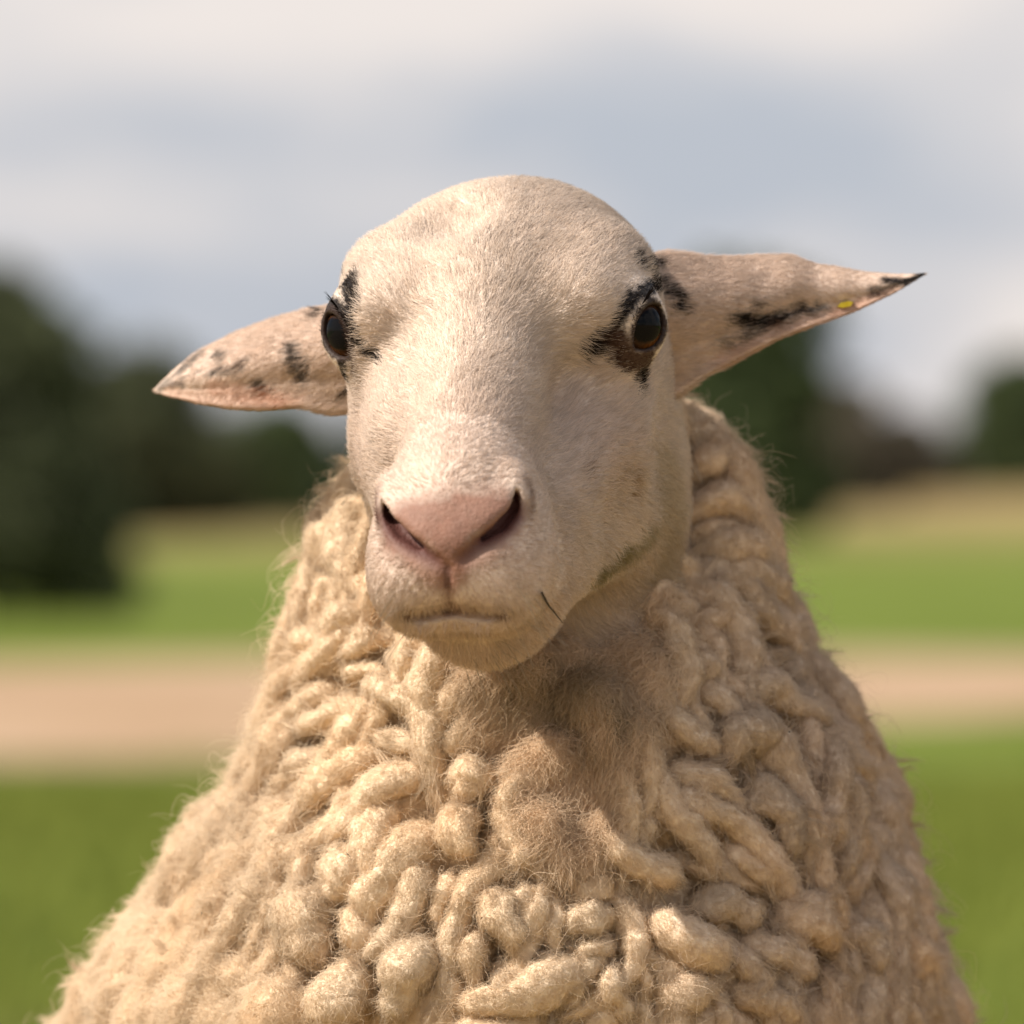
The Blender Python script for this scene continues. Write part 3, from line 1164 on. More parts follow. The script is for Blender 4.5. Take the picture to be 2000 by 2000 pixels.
# keep lids, nose pad and nostrils nearly bare
bare = np.ones(len(qv))
cq = BV[qv].mean(1)
for s_, c_ in EYES:
    op_, _b = lid_gap(hq, s_, c_)
    de = np.linalg.norm(hq - c_, axis=1)
    bare *= np.where(de < EYE_R + 9, np.clip((op_ - 0.5) / 0.8, 0.0, 1), 1.0)
padp = np.array([hit(*p) for p in [(800, 1030), (880, 1020), (960, 1010)]])
padd = np.minimum(seg_dist(cq, padp), seg_dist(cq, np.array([hit(880, 1040), hit(878, 1090)])))
bare *= np.clip((padd - 0.003) / 0.020, 0.5, 1)
for pts in NOST:
    bare *= np.clip((seg_dist(cq, pts) - 0.0038) / 0.003, 0, 1)
wq *= bare
NF = 210000
allT = np.zeros((len(BV), 3))
for i in (1, 2):
    allT[PART == i] = EART[i - 1]
eart = np.zeros(len(BV))
for i in (1, 2):
    eart[PART == i] = EARS[i - 1]
ext = np.c_[BC, allT, fl_at, eart]
P, Nn, E = sample_tris(BV, BQ, NF, wq, BN, ext)
Nn = nrm(Nn)
colr, tng = E[:, :3], E[:, 3:6]
is_ear = np.linalg.norm(tng, axis=1) > 0.5
# each strand takes its own pigment, so the markings break up hair by hair
own = paint(P + rng.normal(0, 0.0010, P.shape))
pale = (rng.random(NF) < 0.10) & (own.mean(1) < 0.3)
own[pale] = own[pale] * 0.4 + CREAM * 0.5
own[is_ear & (own.mean(1) > 0.3)] = own[is_ear & (own.mean(1) > 0.3)] * 0.55 + EARPINK * 0.45
keepc = np.zeros(NF, bool)
for s_, c_ in EYES:
    keepc |= (lid_gap(w2h(P), s_, c_)[0] < 4.2) & (np.linalg.norm(w2h(P) - c_, axis=1) < EYE_R + 9)
for pts_ in NOST:
    keepc |= seg_dist(P, pts_) < 0.008
colr = np.where(keepc[:, None], colr, own)
D = face_flow(P, Nn)
D[is_ear] = nrm(tng[is_ear] + 0.35 * np.stack([vnoise(P[is_ear], 90), 0 * P[is_ear][:, 0], -0.5 + vnoise(P[is_ear] + 3, 90)], 1))
h = w2h(P)
ln = np.full(NF, 0.0062)
ln = np.where(h[:, 1] > 195, 0.0036, ln)
ln = np.where((h[:, 2] < -20) & (h[:, 1] > 180), 0.0080, ln)
ln = np.where((h[:, 2] < 0) & (h[:, 1] < 150), 0.0095, ln)
ln = np.where(E[:, 6] < 0.03, np.maximum(ln, 0.012), ln)
ln = np.where(is_ear, 0.0060 * np.clip(1.25 - E[:, 7], 0.25, 1), ln)
nearlid = np.ones(NF)
for s_, c_ in EYES:
    nearlid = np.minimum(nearlid, np.clip((np.linalg.norm(h - c_, axis=1) - EYE_R) / 12, 0.28, 1))
padh = np.clip(np.minimum(seg_dist(P, padp), seg_dist(P, np.array([hit(880, 1040), hit(878, 1090)]))) / 0.016, 0.5, 1)
ln = ln * padh
ln = ln * nearlid * (0.7 + 0.6 * rng.random(NF))
lift = 0.30 + 0.18 * rng.random(NF)
lift = np.where(h[:, 1] > 195, 0.42, lift)
ulip = (seg_dist(P, LIP) < 0.007) & (h[:, 2] > -20)
ln = np.where(ulip, ln * 1.5, ln)
pts = strands(P, Nn, D, ln, lift, curl=0.10)
tone = (0.80 + 0.34 * rng.random(NF) + 0.10 * vnoise(P, 420))[:, None]
gold = rng.random(NF)[:, None] ** 3 * 0.10
onpad = np.clip((0.022 - np.minimum(seg_dist(P, padp), seg_dist(P, np.array([hit(880, 1040), hit(878, 1090)])))) / 0.006, 0, 1)[:, None] * (colr.mean(1) > 0.12)[:, None]
colr = colr * (1 - 0.6 * onpad) + np.array([0.58, 0.42, 0.33]) * 0.6 * onpad
colr = np.clip(colr * tone * (1 - gold * np.array([0, 0.5, 1.2])), 0.004, 0.9)
rad = np.array([0.000085, 0.000075, 0.000055, 0.00002])[None] * (0.8 + 0.5 * rng.random((NF, 1)))
em = is_ear
hair_obj('face_fur', pts[~em], rad[~em], M_FUR, sheep, colr[~em], Nn[~em])
for sgn in (-1, 1):
    m_ = em & (np.sign(P[:, 0]) == sgn)
    hair_obj('ear_fur', pts[m_], rad[m_], M_FUR, sheep, colr[m_], Nn[m_])

# ------------------------------------------------------------------ lashes and whiskers
M_LASH = coat_mat('lash', trans=0.0, gloss=0.15, rough=0.3)


def loose_hairs(name, roots, dirs, lens, rad0, colour, sag=0.25):
    n = len(roots)
    s = np.linspace(0, 1, 6)
    pts = np.empty((n, 6, 3))
    for j, sj in enumerate(s):
        pts[:, j] = roots + dirs * (lens * sj)[:, None] + np.array([0, 0, -1.0]) * (sag * lens * sj * sj)[:, None]
    rad = rad0 * np.array([1, 0.95, 0.85, 0.7, 0.5, 0.2])[None] * np.ones((n, 1))
    return hair_obj(name, pts, rad, M_LASH, sheep, np.tile(colour, (n, 1)), nrm(dirs))


for s_, c_ in EYES:
    n_ = 46
    ax = EYE_AX[s_]
    la = nrm(np.array([-s_ * 0.55, 0.62, -0.55]))
    la = nrm(la - (la @ ax) * ax)
    lb = np.cross(ax, la)
    if lb[2] < 0:
        lb = -lb
    t_ = rng.uniform(-0.95, 0.35, n_)
    loc = c_ + la * (t_ * 11)[:, None] + lb * (8.2 * np.sqrt(1 - 0.6 * t_ ** 2))[:, None] + ax * (13.5 - 3 * t_ ** 2)[:, None]
    dr = nrm(ax * 0.8 + lb * 0.75 + la * (t_ * 1.1)[:, None] - np.array([0, 0, 0.15]) + 0.12 * rng.normal(size=(n_, 3)))
    loose_hairs('eyelashes', h2w(loc), dr @ HM.T, 0.005 + 0.004 * rng.random(n_), 0.00014, BLACK, sag=0.15)
wr_ = [hit(*p) for p in [(800, 1230), (830, 1262), (862, 1285), (905, 1290), (940, 1285), (965, 1265), (985, 1240), (770, 1180), (1010, 1150),
                         (1040, 1180), (1020, 1210), (760, 1150), (1080, 1235), (950, 1275)]]
wr_ = np.array([p for p in wr_ if p is not None])
wr_ = np.concatenate([wr_ + rng.normal(0, 0.002, wr_.shape) for _ in range(3)])
wd_ = nrm(np.stack([np.sign(wr_[:, 0] + 0.022) * 0.7, -0.5 + 0 * wr_[:, 0], -0.9 + 0 * wr_[:, 0]], 1) + 0.3 * rng.normal(size=wr_.shape))
loose_hairs('whiskers', wr_, wd_, 0.012 + 0.016 * rng.random(len(wr_)), 0.00009, np.array([0.5, 0.42, 0.32]), sag=0.3)

# yellow marker in the ear and a dry grass stem at the corner of the mouth
tp_ = hit(1651, 595)
ox = np.array([1, 0.05, 0.16]) / 1.02
oz = np.array([-0.16, 0, 1.0])
ring = [(-0.0034, -0.0003), (-0.0018, 0.0010), (0.0016, 0.0012), (0.0032, 0.0005), (0.0020, -0.0010), (-0.0016, -0.0011)]
tv = [tp_ + ox * a_ + oz * b_ + np.array([0, dy_, 0]) for dy_ in (-0.0022, 0.001) for a_, b_ in ring]
tf = [list(range(5, -1, -1)), list(range(6, 12))] + [[i, (i + 1) % 6, 6 + (i + 1) % 6, 6 + i] for i in range(6)]
tag_ = mesh_obj('ear_tag', np.array(tv), tf, plain_mat('yellow_plastic', (0.46, 0.35, 0.02), (0.54, 0.42, 0.04), 300, rough=0.4), sheep, smooth=False)
a0, a1 = hit(1058, 1162), hit(1083, 1200)
stem_v, stem_q = tube([a0 + np.array([0.0, -0.006, 0.001]), (a0 + a1) / 2 + np.array([0, -0.010, 0]), a1 + np.array([0, -0.008, 0]) + np.array([0.003, 0, -0.003])], [0.00042, 0.0004, 0.00015], 6)
st_ = mesh_obj('grass_stem', stem_v, stem_q, plain_mat('dry_stem', (0.035, 0.03, 0.025), (0.06, 0.05, 0.035), 400))
st_['label'] = 'tiny dark dry grass stem stuck at the corner of the mouth'
st_['category'] = 'stem'
# ------------------------------------------------------------------ fleece
WOOL = np.array([0.90, 0.735, 0.54])
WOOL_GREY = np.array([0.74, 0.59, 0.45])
WOOL_THROAT = np.array([0.82, 0.63, 0.44])


def cap_tone(c, top=0.93):
    return np.maximum(c * np.minimum(1, top / np.maximum(c.max(1, keepdims=True), 1e-6)), 0.01)


def wool_colour(P):
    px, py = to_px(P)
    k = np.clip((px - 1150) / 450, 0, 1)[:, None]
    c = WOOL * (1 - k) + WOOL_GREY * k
    c = c * (1 + 0.10 * vnoise(P, 60)[:, None] + 0.06 * vnoise(P, 200)[:, None])
    yl = np.clip(vnoise(P + 4.1, 35), 0, 1)[:, None] * 0.35
    c = c * (1 - yl) + np.array([0.74, 0.51, 0.28]) * yl
    return cap_tone(c)


def throat_w(P):
    """1 on the short-wooled throat below the chin"""
    px, py = to_px(P)
    cx = 1085 + (py - 1300) * 0.06
    hw = np.interp(py, [1150, 1300, 1450, 1600, 1720], [215, 195, 140, 85, 30])
    return np.clip((hw - np.abs(px - cx)) / 40 + 0.5, 0, 1) * np.clip((1735 - py) / 50, 0, 1) * (P[:, 1] < 0.12)


def fleece_lumpy(P):
    d = fleece_sdf(P)
    b = 0.0050 * vnoise(P, 36) + 0.0016 * vnoise(P + 5, 90)
    return (d - b).astype(P.dtype)


F1, Q1 = surface_nets(fleece_lumpy, (-0.26, -0.03, 0.615), (0.26, 0.24, 0.915), 0.0024, newton=2)
F2, Q2 = surface_nets(fleece_lumpy, (-0.30, -0.04, 0.16), (0.30, 1.18, 0.93), 0.008, newton=2)
c2 = F2[Q2].mean(1)
Q2 = Q2[~((c2[:, 2] > 0.625) & (c2[:, 1] < 0.23) & (np.abs(c2[:, 0]) < 0.25))]
FV = np.concatenate([F1, F2])
FQ = np.concatenate([Q1, Q2 + len(F1)])
fleece_bvh = BVHTree.FromPolygons(F1.tolist(), Q1.tolist())
FN0 = vnormals(FV, FQ)


def on_fleece(px, py):
    d = px_dir(px, py)
    r = fleece_bvh.ray_cast(Vector(CAM), Vector(d))
    if r[0] is None:
        return None, None
    return np.array(r[0]), np.array(r[1])


def flow_at(P, Nn):
    px, py = to_px(P)
    q = (px - 1110) / 260.0
    v = np.stack([0.85 * np.tanh(q), -0.25 + 0 * q, -0.62 - 0.15 * np.clip((py - 1700) / 300, 0, 1)], 1)
    bk = np.clip((P[:, 1] - 0.15) / 0.2, 0, 1)[:, None]
    v = v * (1 - bk) + bk * np.stack([0.2 * np.sign(P[:, 0]), 0.35 + 0 * q, -0.8 + 0 * q], 1)
    a = 0.85 * vnoise(P, 24) + 0.35 * vnoise(P + 9, 60)
    B = np.cross(Nn, v)
    v = nrm(v) * np.cos(a)[:, None] + nrm(B) * np.sin(a)[:, None]
    v = v - (v * Nn).sum(1, keepdims=True) * Nn
    return nrm(v)


def lock_mesh(C, Nn, r0, taper=0.55, rings=13, sides=10, amp=0.20, rise=0.45, blunt=0.35):
    """one wool lock: a lumpy, bent, tapering sausage along C"""
    C = resample(C, rings)
    Nn = nrm(resample(Nn, rings))
    t = np.linspace(0, 1, rings)
    blunt = blunt * rng.uniform(0.5, 1.3)
    prof = np.clip(t / blunt, 0, 1) ** 0.6 * (1 - taper * t ** rng.uniform(0.9, 1.8)) * np.clip((1 - t) / 0.16, 0, 1) ** 0.6
    prof = prof * (1 + 0.14 * np.sin(rng.random() * 6.3 + t * rng.uniform(5, 11)))
    prof[0], prof[-1] = 0.10, 0.04
    rr = r0 * prof
    sm = np.clip(t / 0.45, 0, 1)
    sm = sm * sm * (3 - 2 * sm)
    C = C + Nn * (r0 * (-0.75 + (rise + 0.75) * sm - 0.25 * np.clip((t - 0.8) / 0.2, 0, 1)))[:, None]
    T = nrm(np.gradient(C, axis=0))
    B = nrm(np.cross(T, Nn))
    N2 = np.cross(B, T)
    th = np.arange(sides) * 2 * math.pi / sides
    dirs = B[:, None] * np.cos(th)[None, :, None] + N2[:, None] * np.sin(th)[None, :, None]
    V = C[:, None] + dirs * rr[:, None, None]
    f = V.reshape(-1, 3)
    ns = (amp * vnoise(f, 0.9 / r0) + 0.5 * amp * vnoise(f + 3, 2.2 / r0)).reshape(rings, sides)
    ns = ns + 0.10 * np.sin(3 * th[None] + 7 * vnoise(C, 60)[:, None] + 1.0) + 0.05 * np.sin(np.arange(rings) * 2.4)[:, None] + 0.05 * vnoise(f, 5.0 / r0).reshape(rings, sides)
    V = C[:, None] + dirs * (rr[:, None] * (1 + ns))[:, :, None]
    a = np.arange(rings * sides).reshape(rings, sides)
    b = np.roll(a, -1, 1)
    Q = np.stack([a[:-1], a[1:], b[1:], b[:-1]], -1).reshape(-1, 4)
    if (vnormals(V.reshape(-1, 3), Q) * dirs.reshape(-1, 3)).sum() < 0:
        Q = Q[:, ::-1]
    tg = np.repeat(T[:, None], sides, 1).reshape(-1, 3)
    return V.reshape(-1, 3), Q, tg


# the large locks of the chest, traced: (points in px, width in px)
TRACED = [
    ([(697, 1345), (746, 1345), (798, 1366), (844, 1386), (857, 1423)], 62),
    ([(668, 1329), (702, 1309), (746, 1304), (780, 1322)], 34),
    ([(728, 1397), (694, 1391), (645, 1415), (598, 1441)], 50),
    ([(790, 1441), (746, 1474), (694, 1516), (642, 1562), (603, 1604)], 62),
    ([(855, 1472), (844, 1505), (798, 1536), (746, 1573), (694, 1619), (655, 1655)], 66),
    ([(655, 1480), (616, 1503), (578, 1536), (552, 1567)], 50),
    ([(929, 1522), (927, 1545), (922, 1572)], 80),
    ([(904, 1594), (902, 1640), (927, 1672)], 74),
    ([(955, 1640), (966, 1650), (950, 1668)], 26),
    ([(836, 1598), (818, 1645), (798, 1694), (772, 1746), (746, 1785), (748, 1822)], 80),
    ([(702, 1676), (692, 1712), (676, 1746), (655, 1774)], 84),
    ([(694, 1785), (707, 1810), (720, 1836), (702, 1862)], 60),
    ([(875, 1714), (873, 1754), (865, 1785), (867, 1812)], 50),
    ([(927, 1805), (924, 1849), (919, 1901), (924, 1940)], 54),
    ([(836, 1785), (805, 1823), (790, 1862), (792, 1900)], 46),
    ([(720, 1890), (694, 1919), (681, 1953), (686, 1990)], 92),
    ([(603, 1746), (609, 1798), (629, 1849), (645, 1888)], 84),
    ([(849, 1849), (823, 1901), (798, 1953), (772, 1990)], 82),
    ([(1185, 1596), (1177, 1635), (1198, 1668), (1249, 1702), (1314, 1733)], 62),
    ([(1011, 1650), (1026, 1676), (1007, 1700)], 44),
    ([(985, 1746), (975, 1785), (998, 1818), (1016, 1840)], 60),
    ([(1050, 1716), (1022, 1754), (1009, 1790), (1014, 1826)], 34),
    ([(1071, 1714), (1079, 1759), (1071, 1810), (1079, 1857), (1079, 1892)], 36),
    ([(1198, 1733), (1159, 1748), (1122, 1750)], 44),
    ([(1205, 1774), (1159, 1795), (1115, 1800), (1097, 1826)], 54),
    ([(1211, 1829), (1172, 1857), (1128, 1873), (1095, 1862)], 42),
    ([(991, 1862), (985, 1901), (1004, 1935), (972, 1970)], 56),
    ([(1055, 1888), (1107, 1914), (1115, 1940), (1086, 1972)], 62),
    ([(1211, 1888), (1185, 1919), (1180, 1940), (1211, 1963), (1216, 1990)], 58),
    ([(1224, 1875), (1255, 1896), (1262, 1919), (1244, 1948)], 32),
    ([(1262, 1780), (1301, 1823), (1340, 1849), (1392, 1883)], 86),
    ([(1275, 1940), (1327, 1935), (1385, 1922)], 58),
    ([(1224, 1748), (1234, 1785), (1244, 1802)], 18),
    ([(1366, 1357), (1420, 1344), (1480, 1357), (1536, 1391), (1601, 1424), (1666, 1460)], 62),
    ([(1490, 1435), (1446, 1445), (1407, 1466), (1400, 1500)], 86),
    ([(1366, 1420), (1345, 1455), (1338, 1484)], 38),
    ([(1275, 1456), (1262, 1492), (1275, 1510)], 28),
    ([(1285, 1515), (1342, 1525), (1394, 1548), (1428, 1580), (1456, 1606)], 56),
    ([(1257, 1556), (1265, 1582), (1316, 1590), (1368, 1605), (1420, 1636)], 42),
    ([(1448, 1546), (1485, 1564), (1511, 1598), (1518, 1636), (1505, 1670)], 72),
    ([(1562, 1548), (1588, 1585), (1609, 1636), (1609, 1685)], 56),
    ([(1345, 1636), (1407, 1657), (1459, 1683), (1505, 1714), (1549, 1756)], 62),
    ([(1298, 1668), (1355, 1683), (1407, 1714), (1472, 1740)], 50),
    ([(1536, 1471), (1588, 1481), (1653, 1507), (1679, 1560)], 62),
    ([(1619, 1688), (1635, 1727), (1640, 1768)], 44),
    ([(1355, 1763), (1407, 1779), (1459, 1804)], 62),
    ([(1338, 880), (1375, 852), (1428, 878)], 66), ([(1345, 940), (1390, 915), (1440, 930), (1462, 970)], 58),
    ([(1340, 1000), (1385, 985), (1430, 1005)], 62), ([(1350, 1046), (1410, 1030), (1488, 1042)], 50),
    ([(1365, 1085), (1420, 1090), (1465, 1125)], 70), ([(1352, 1152), (1420, 1130), (1480, 1160), (1512, 1205)], 66),
    ([(1345, 1222), (1400, 1212), (1455, 1222)], 60), ([(1470, 1215), (1500, 1240), (1520, 1290)], 54),
    ([(1345, 1290), (1365, 1310), (1360, 1335)], 52), 
    ([(1480, 1265), (1520, 1300), (1540, 1345)], 46), ([(1460, 1290), (1475, 1320), (1500, 1340)], 40),
    ([(1500, 1780), (1560, 1800), (1610, 1850)], 70), ([(1420, 1840), (1490, 1860), (1560, 1910)], 66),
    ([(1400, 1930), (1470, 1950), (1540, 1990)], 64), ([(1620, 1800), (1670, 1840), (1690, 1900)], 60),
    ([(1570, 1700), (1590, 1745), (1580, 1785)], 44), ([(1660, 1600), (1690, 1650), (1695, 1700)], 54),
    ([(700, 1080), (670, 1090), (655, 1120)], 40), ([(640, 1010), (655, 995), (690, 1000)], 40),
    ([(680, 1140), (650, 1160), (635, 1200)], 46), ([(730, 1200), (690, 1215), (650, 1250)], 50),
    ([(760, 1245), (720, 1262), (690, 1290)], 46), ([(640, 1240), (600, 1275), (580, 1320)], 46),
    ([(660, 1340), (625, 1370), (590, 1410)], 46), ([(640, 1050), (620, 1075), (615, 1110)], 36),
]
paths = []          # (centre line, normals, radius, traced?)
taken = []
for pl, wpx in TRACED:
    C, Nn = [], []
    for p in pl:
        c, n = on_fleece(*p)
        if c is not None:
            C.append(c)
            Nn.append(n)
            taken.append((p[0], p[1], wpx * 0.5))
    if len(C) >= 2:
        paths.append((np.array(C), nrm(np.array(Nn)), wpx * 0.5 * 0.000258, True))
taken = np.array(taken)

# the rest of the coat: locks grown over the whole fleece, dense where it shows
tw = throat_w(FV)
fc_ = (FN0 * nrm(CAM - FV)).sum(1)
pxf, pyf = to_px(FV)
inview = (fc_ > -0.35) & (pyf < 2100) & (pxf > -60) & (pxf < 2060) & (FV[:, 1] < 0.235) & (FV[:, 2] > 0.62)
wf = np.where(inview[FQ].all(1), 1.0, 0.10)
wf *= np.where(head_sdf0(FV[FQ].mean(1).astype(F32)) < 0.003, 0, 1)
SP, SN, SE = sample_tris(FV, FQ, 9000, wf, FN0, np.c_[tw, tw, inview.astype(float)])
SN = nrm(SN)
keep = []
cell = {}
for i in range(len(SP)):
    vis = SE[i, 2] > 0.5
    if SE[i, 0] > 0.45:
        continue
    md = 0.0125 if vis else 0.030
    if vis:
        a, b = to_px(SP[i])
        dd = np.hypot(taken[:, 0] - a[0], taken[:, 1] - b[0])
        if (dd < taken[:, 2] * 1.15 + 6).any():
            continue
    key = tuple((SP[i] // 0.030).astype(int))
    near = [j for dx in (-1, 0, 1) for dy in (-1, 0, 1) for dz in (-1, 0, 1)
            for j in cell.get((key[0] + dx, key[1] + dy, key[2] + dz), ())]
    if near and (((SP[near] - SP[i]) ** 2).sum(1) < md * md).any():
        continue
    keep.append(i)
    cell.setdefault(key, []).append(i)
keep = np.array(keep)
KP, KN, KV = SP[keep], SN[keep], SE[keep, 2] > 0.5
KD = flow_at(KP, KN)
for i in range(len(KP)):
    p, n, d = KP[i], KN[i], KD[i]
    a, b = (float(z[0]) for z in to_px(p))
    left = np.clip((640 - a) / 140, 0, 1) if b > 1350 else 0.0
    wdt = (0.0135 + 0.0105 * rng.random() ** 1.5) * (1 - 0.25 * left)
    lng = wdt * (2.2 + 2.0 * rng.random())
    if not KV[i]:
        wdt, lng = 0.030 + 0.010 * rng.random(), 0.060
    side_ = np.cross(n, d)
    t = np.linspace(-0.45, 0.55, 6)
    bend = rng.normal(0, 0.8)
    C = p + d * (t * lng)[:, None] + side_ * (bend * lng * (t ** 2))[:, None]
    C = C - n * fleece_sdf(C.astype(F32))[:, None]          # follow the curved flank
    paths.append((C, np.repeat(n[None], 6, 0), wdt * 0.5, False))

# relief of the fleece: every lock swells the surface, neighbours merge
H = np.zeros(len(FV))
SINK = np.zeros(len(FV))
for C, Nn, r0, traced in paths:
    lo_, hi_ = C.min(0) - r0 * 1.5, C.max(0) + r0 * 1.5
    ids = np.flatnonzero(((FV > lo_) & (FV < hi_)).all(1))
    if not len(ids):
        continue
    Pq = FV[ids]
    best = np.full(len(ids), 9.0)
    tb = np.zeros(len(ids))
    m = len(C) - 1
    for i in range(m):
        ab = C[i + 1] - C[i]
        t = np.clip(((Pq - C[i]) @ ab) / max(ab @ ab, 1e-12), 0, 1)
        dd = np.linalg.norm(Pq - C[i] - t[:, None] * ab, axis=1)
        u = dd < best
        best[u] = dd[u]
        tb[u] = (i + t[u]) / m
    rr = r0 * (1 - 0.35 * tb)
    hh = np.sqrt(np.clip(1 - (best / rr) ** 2, 0, 1)) * rr * (0.25 if traced else 0.95)
    H[ids] = (H[ids] ** 5 + hh ** 5) ** 0.2
    if traced:
        SINK[ids] = np.maximum(SINK[ids], np.clip(1.5 - best / r0, 0, 1))
dims = vnoise(FV, 330) * 0.0007 + vnoise(FV + 2, 700) * 0.00035 + vnoise(FV + 8, 150) * 0.0012
wr = 0.0050 * vnoise(FV * np.array([1.6, 1, 0.45]), 75) * tw           # folds of the throat skin
FV = FV + FN0 * (H - 0.0070 * SINK * (1 - tw) + dims * (1 - 0.5 * tw) + wr)[:, None]
FN = vnormals(FV, FQ)
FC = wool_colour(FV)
FC = FC * (1 - tw[:, None]) + WOOL_THROAT * (1 + 0.12 * vnoise(FV, 70)[:, None]) * tw[:, None]
FC[~inview] *= 0.84                                                     # flanks and back darkened in place of shade between their sparse fibres
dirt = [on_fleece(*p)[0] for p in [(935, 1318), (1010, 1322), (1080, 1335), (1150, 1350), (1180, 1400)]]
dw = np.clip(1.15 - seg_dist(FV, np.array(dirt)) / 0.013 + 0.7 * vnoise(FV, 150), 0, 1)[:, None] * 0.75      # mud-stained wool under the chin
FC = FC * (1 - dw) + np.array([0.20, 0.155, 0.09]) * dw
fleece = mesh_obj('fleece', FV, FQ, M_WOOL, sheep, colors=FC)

# the locks that stand off the coat
WV, WQ, WT, WC = [], [], [], []
woff = 0
TIPS = []
cand = [i for i, p in enumerate(paths) if not p[3] and i - 0 >= 0]
sing = [i for i, p in enumerate(paths) if p[3]]
vis_i = [i for i in cand if to_px(paths[i][0][2])[1][0] < 1995 and paths[i][0][2][1] < 0.2
         and float(paths[i][1][0] @ nrm(CAM - paths[i][0][2])) > 0.15 and 0 < to_px(paths[i][0][2])[0][0] < 2000
         and not (to_px(paths[i][0][2])[0][0] < 420 and to_px(paths[i][0][2])[1][0] > 1350)]
rng.shuffle(vis_i)
for i in sing + vis_i[:170]:
    C, Nn, r0, traced = paths[i]
    if not traced:
        r0 = r0 * 0.82
    v, q, tg = lock_mesh(C, Nn, r0, taper=(rng.uniform(0.35, 0.75) if r0 > 0.0045 else 0.7) if traced else 0.45 + 0.35 * rng.random(),
                         rings=22, sides=14, rise=(0.95 if traced else 0.85 + 0.25 * rng.random()), amp=0.30 if traced else 0.36)
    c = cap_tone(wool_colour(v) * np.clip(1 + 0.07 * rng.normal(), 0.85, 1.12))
    mesh_obj('wool_lock', v, q, M_WOOL, fleece, colors=c)
    TIPS.append((v, tg, c))
    WV.append(v)
    WQ.append(q + woff)
    WT.append(tg)
    WC.append(c)
    woff += len(v)
print('locks', len(paths), 'single', len(WV))
WV, WQ, WT, WC = np.concatenate(WV), np.concatenate(WQ), np.concatenate(WT), np.concatenate(WC)

# ------------------------------------------------------------------ fibres on the fleece
AV = np.concatenate([WV, FV])
AQ = np.concatenate([WQ, FQ + len(WV)])
AT = np.concatenate([WT, flow_at(FV, FN)])
AC = np.concatenate([WC, FC])
AN = vnormals(AV, AQ)
isb = np.r_[np.zeros(len(WV)), np.ones(len(FV))]
AW = np.r_[np.zeros(len(WV)), tw]
fa = (AN * nrm(CAM - AV)).sum(1)
pxa, pya = to_px(AV)
vis = (pya < 2080) & (pxa > -50) & (pxa < 2050) & (AV[:, 1] < 0.40)
wq = np.where(vis[AQ].all(1), np.where(fa[AQ].mean(1) > -0.30, 1.0, 0.15), 0.035)
wq *= np.where(head_sdf0(AV[AQ].mean(1).astype(F32)) < 0.001, 0.0, 1.0)
NW = 1080000
P, Nn, E = sample_tris(AV, AQ, NW, wq, AN, np.c_[AC, AT, AW])
Nn = nrm(Nn)
colr, tg, th_ = E[:, :3], nrm(E[:, 3:6]), E[:, 6]
px, py = to_px(P)
fluff = np.clip((640 - px) / 150, 0, 1) * (py > 1300)
k = 5
sg = np.where(rng.random(NW) < 0.85, 1.0, -1.0)[:, None]
rd = rng.normal(size=(NW, 3))
D = nrm(tg * sg * 0.9 + rd * 0.48)
ln = 0.0022 + 0.0034 * rng.random(NW)
ln *= 1 + 0.7 * fluff
fly = rng.random(NW) < 0.015
ln[fly] = 0.010 + 0.012 * rng.random(fly.sum())
tmask = th_ > 0.4
ln[tmask] = 0.007 + 0.012 * rng.random(tmask.sum())
D[tmask] = nrm(np.stack([0.75 * vnoise(P[tmask], 55) + 0.15, -0.2 + 0 * P[tmask][:, 0], -1.0 + 0 * P[tmask][:, 0]], 1) + 0.25 * rd[tmask])
lift = np.where(rng.random(NW) < 0.7, 0.12 + 0.30 * rng.random(NW), 0.5 + 0.4 * rng.random(NW))
s = np.linspace(0, 1, k)
Dt = nrm(D - (D * Nn).sum(1, keepdims=True) * Nn)
sd_ = np.cross(Dt, Nn)
ph = rng.random(NW) * 6.283
fr_ = 3 + 5 * rng.random(NW)
ca = np.where(fly, 0.30, 0.20) * (0.4 + rng.random(NW))
pts = np.empty((NW, k, 3))
for j, sj in enumerate(s):
    a = (np.sin(ph + fr_ * sj) - np.sin(ph)) * ca
    b = (np.cos(ph + fr_ * sj) - np.cos(ph)) * ca
    pts[:, j] = P - Nn * 0.0004 + ln[:, None] * (Dt * (sj * np.sqrt(1 - 0.5 * lift ** 2))[:, None]
                                              + Nn * (lift * sj * (1 - 0.4 * sj) + 0.5 * b)[:, None] + sd_ * a[:, None])
tone = (0.90 + 0.25 * rng.random(NW))[:, None]
colr = cap_tone(colr * tone, 0.95)
rad = np.array([0.000070, 0.000068, 0.000062, 0.00005, 0.00002])[None] * (0.7 + 0.6 * rng.random((NW, 1)))
rad[fly] *= 0.7
far_ = ~((py < 2080) & (px > -50) & (px < 2050) & (P[:, 1] < 0.40))
rad[far_] *= 2.2
pts[far_] = P[far_][:, None] + (pts[far_] - P[far_][:, None]) * 2.2

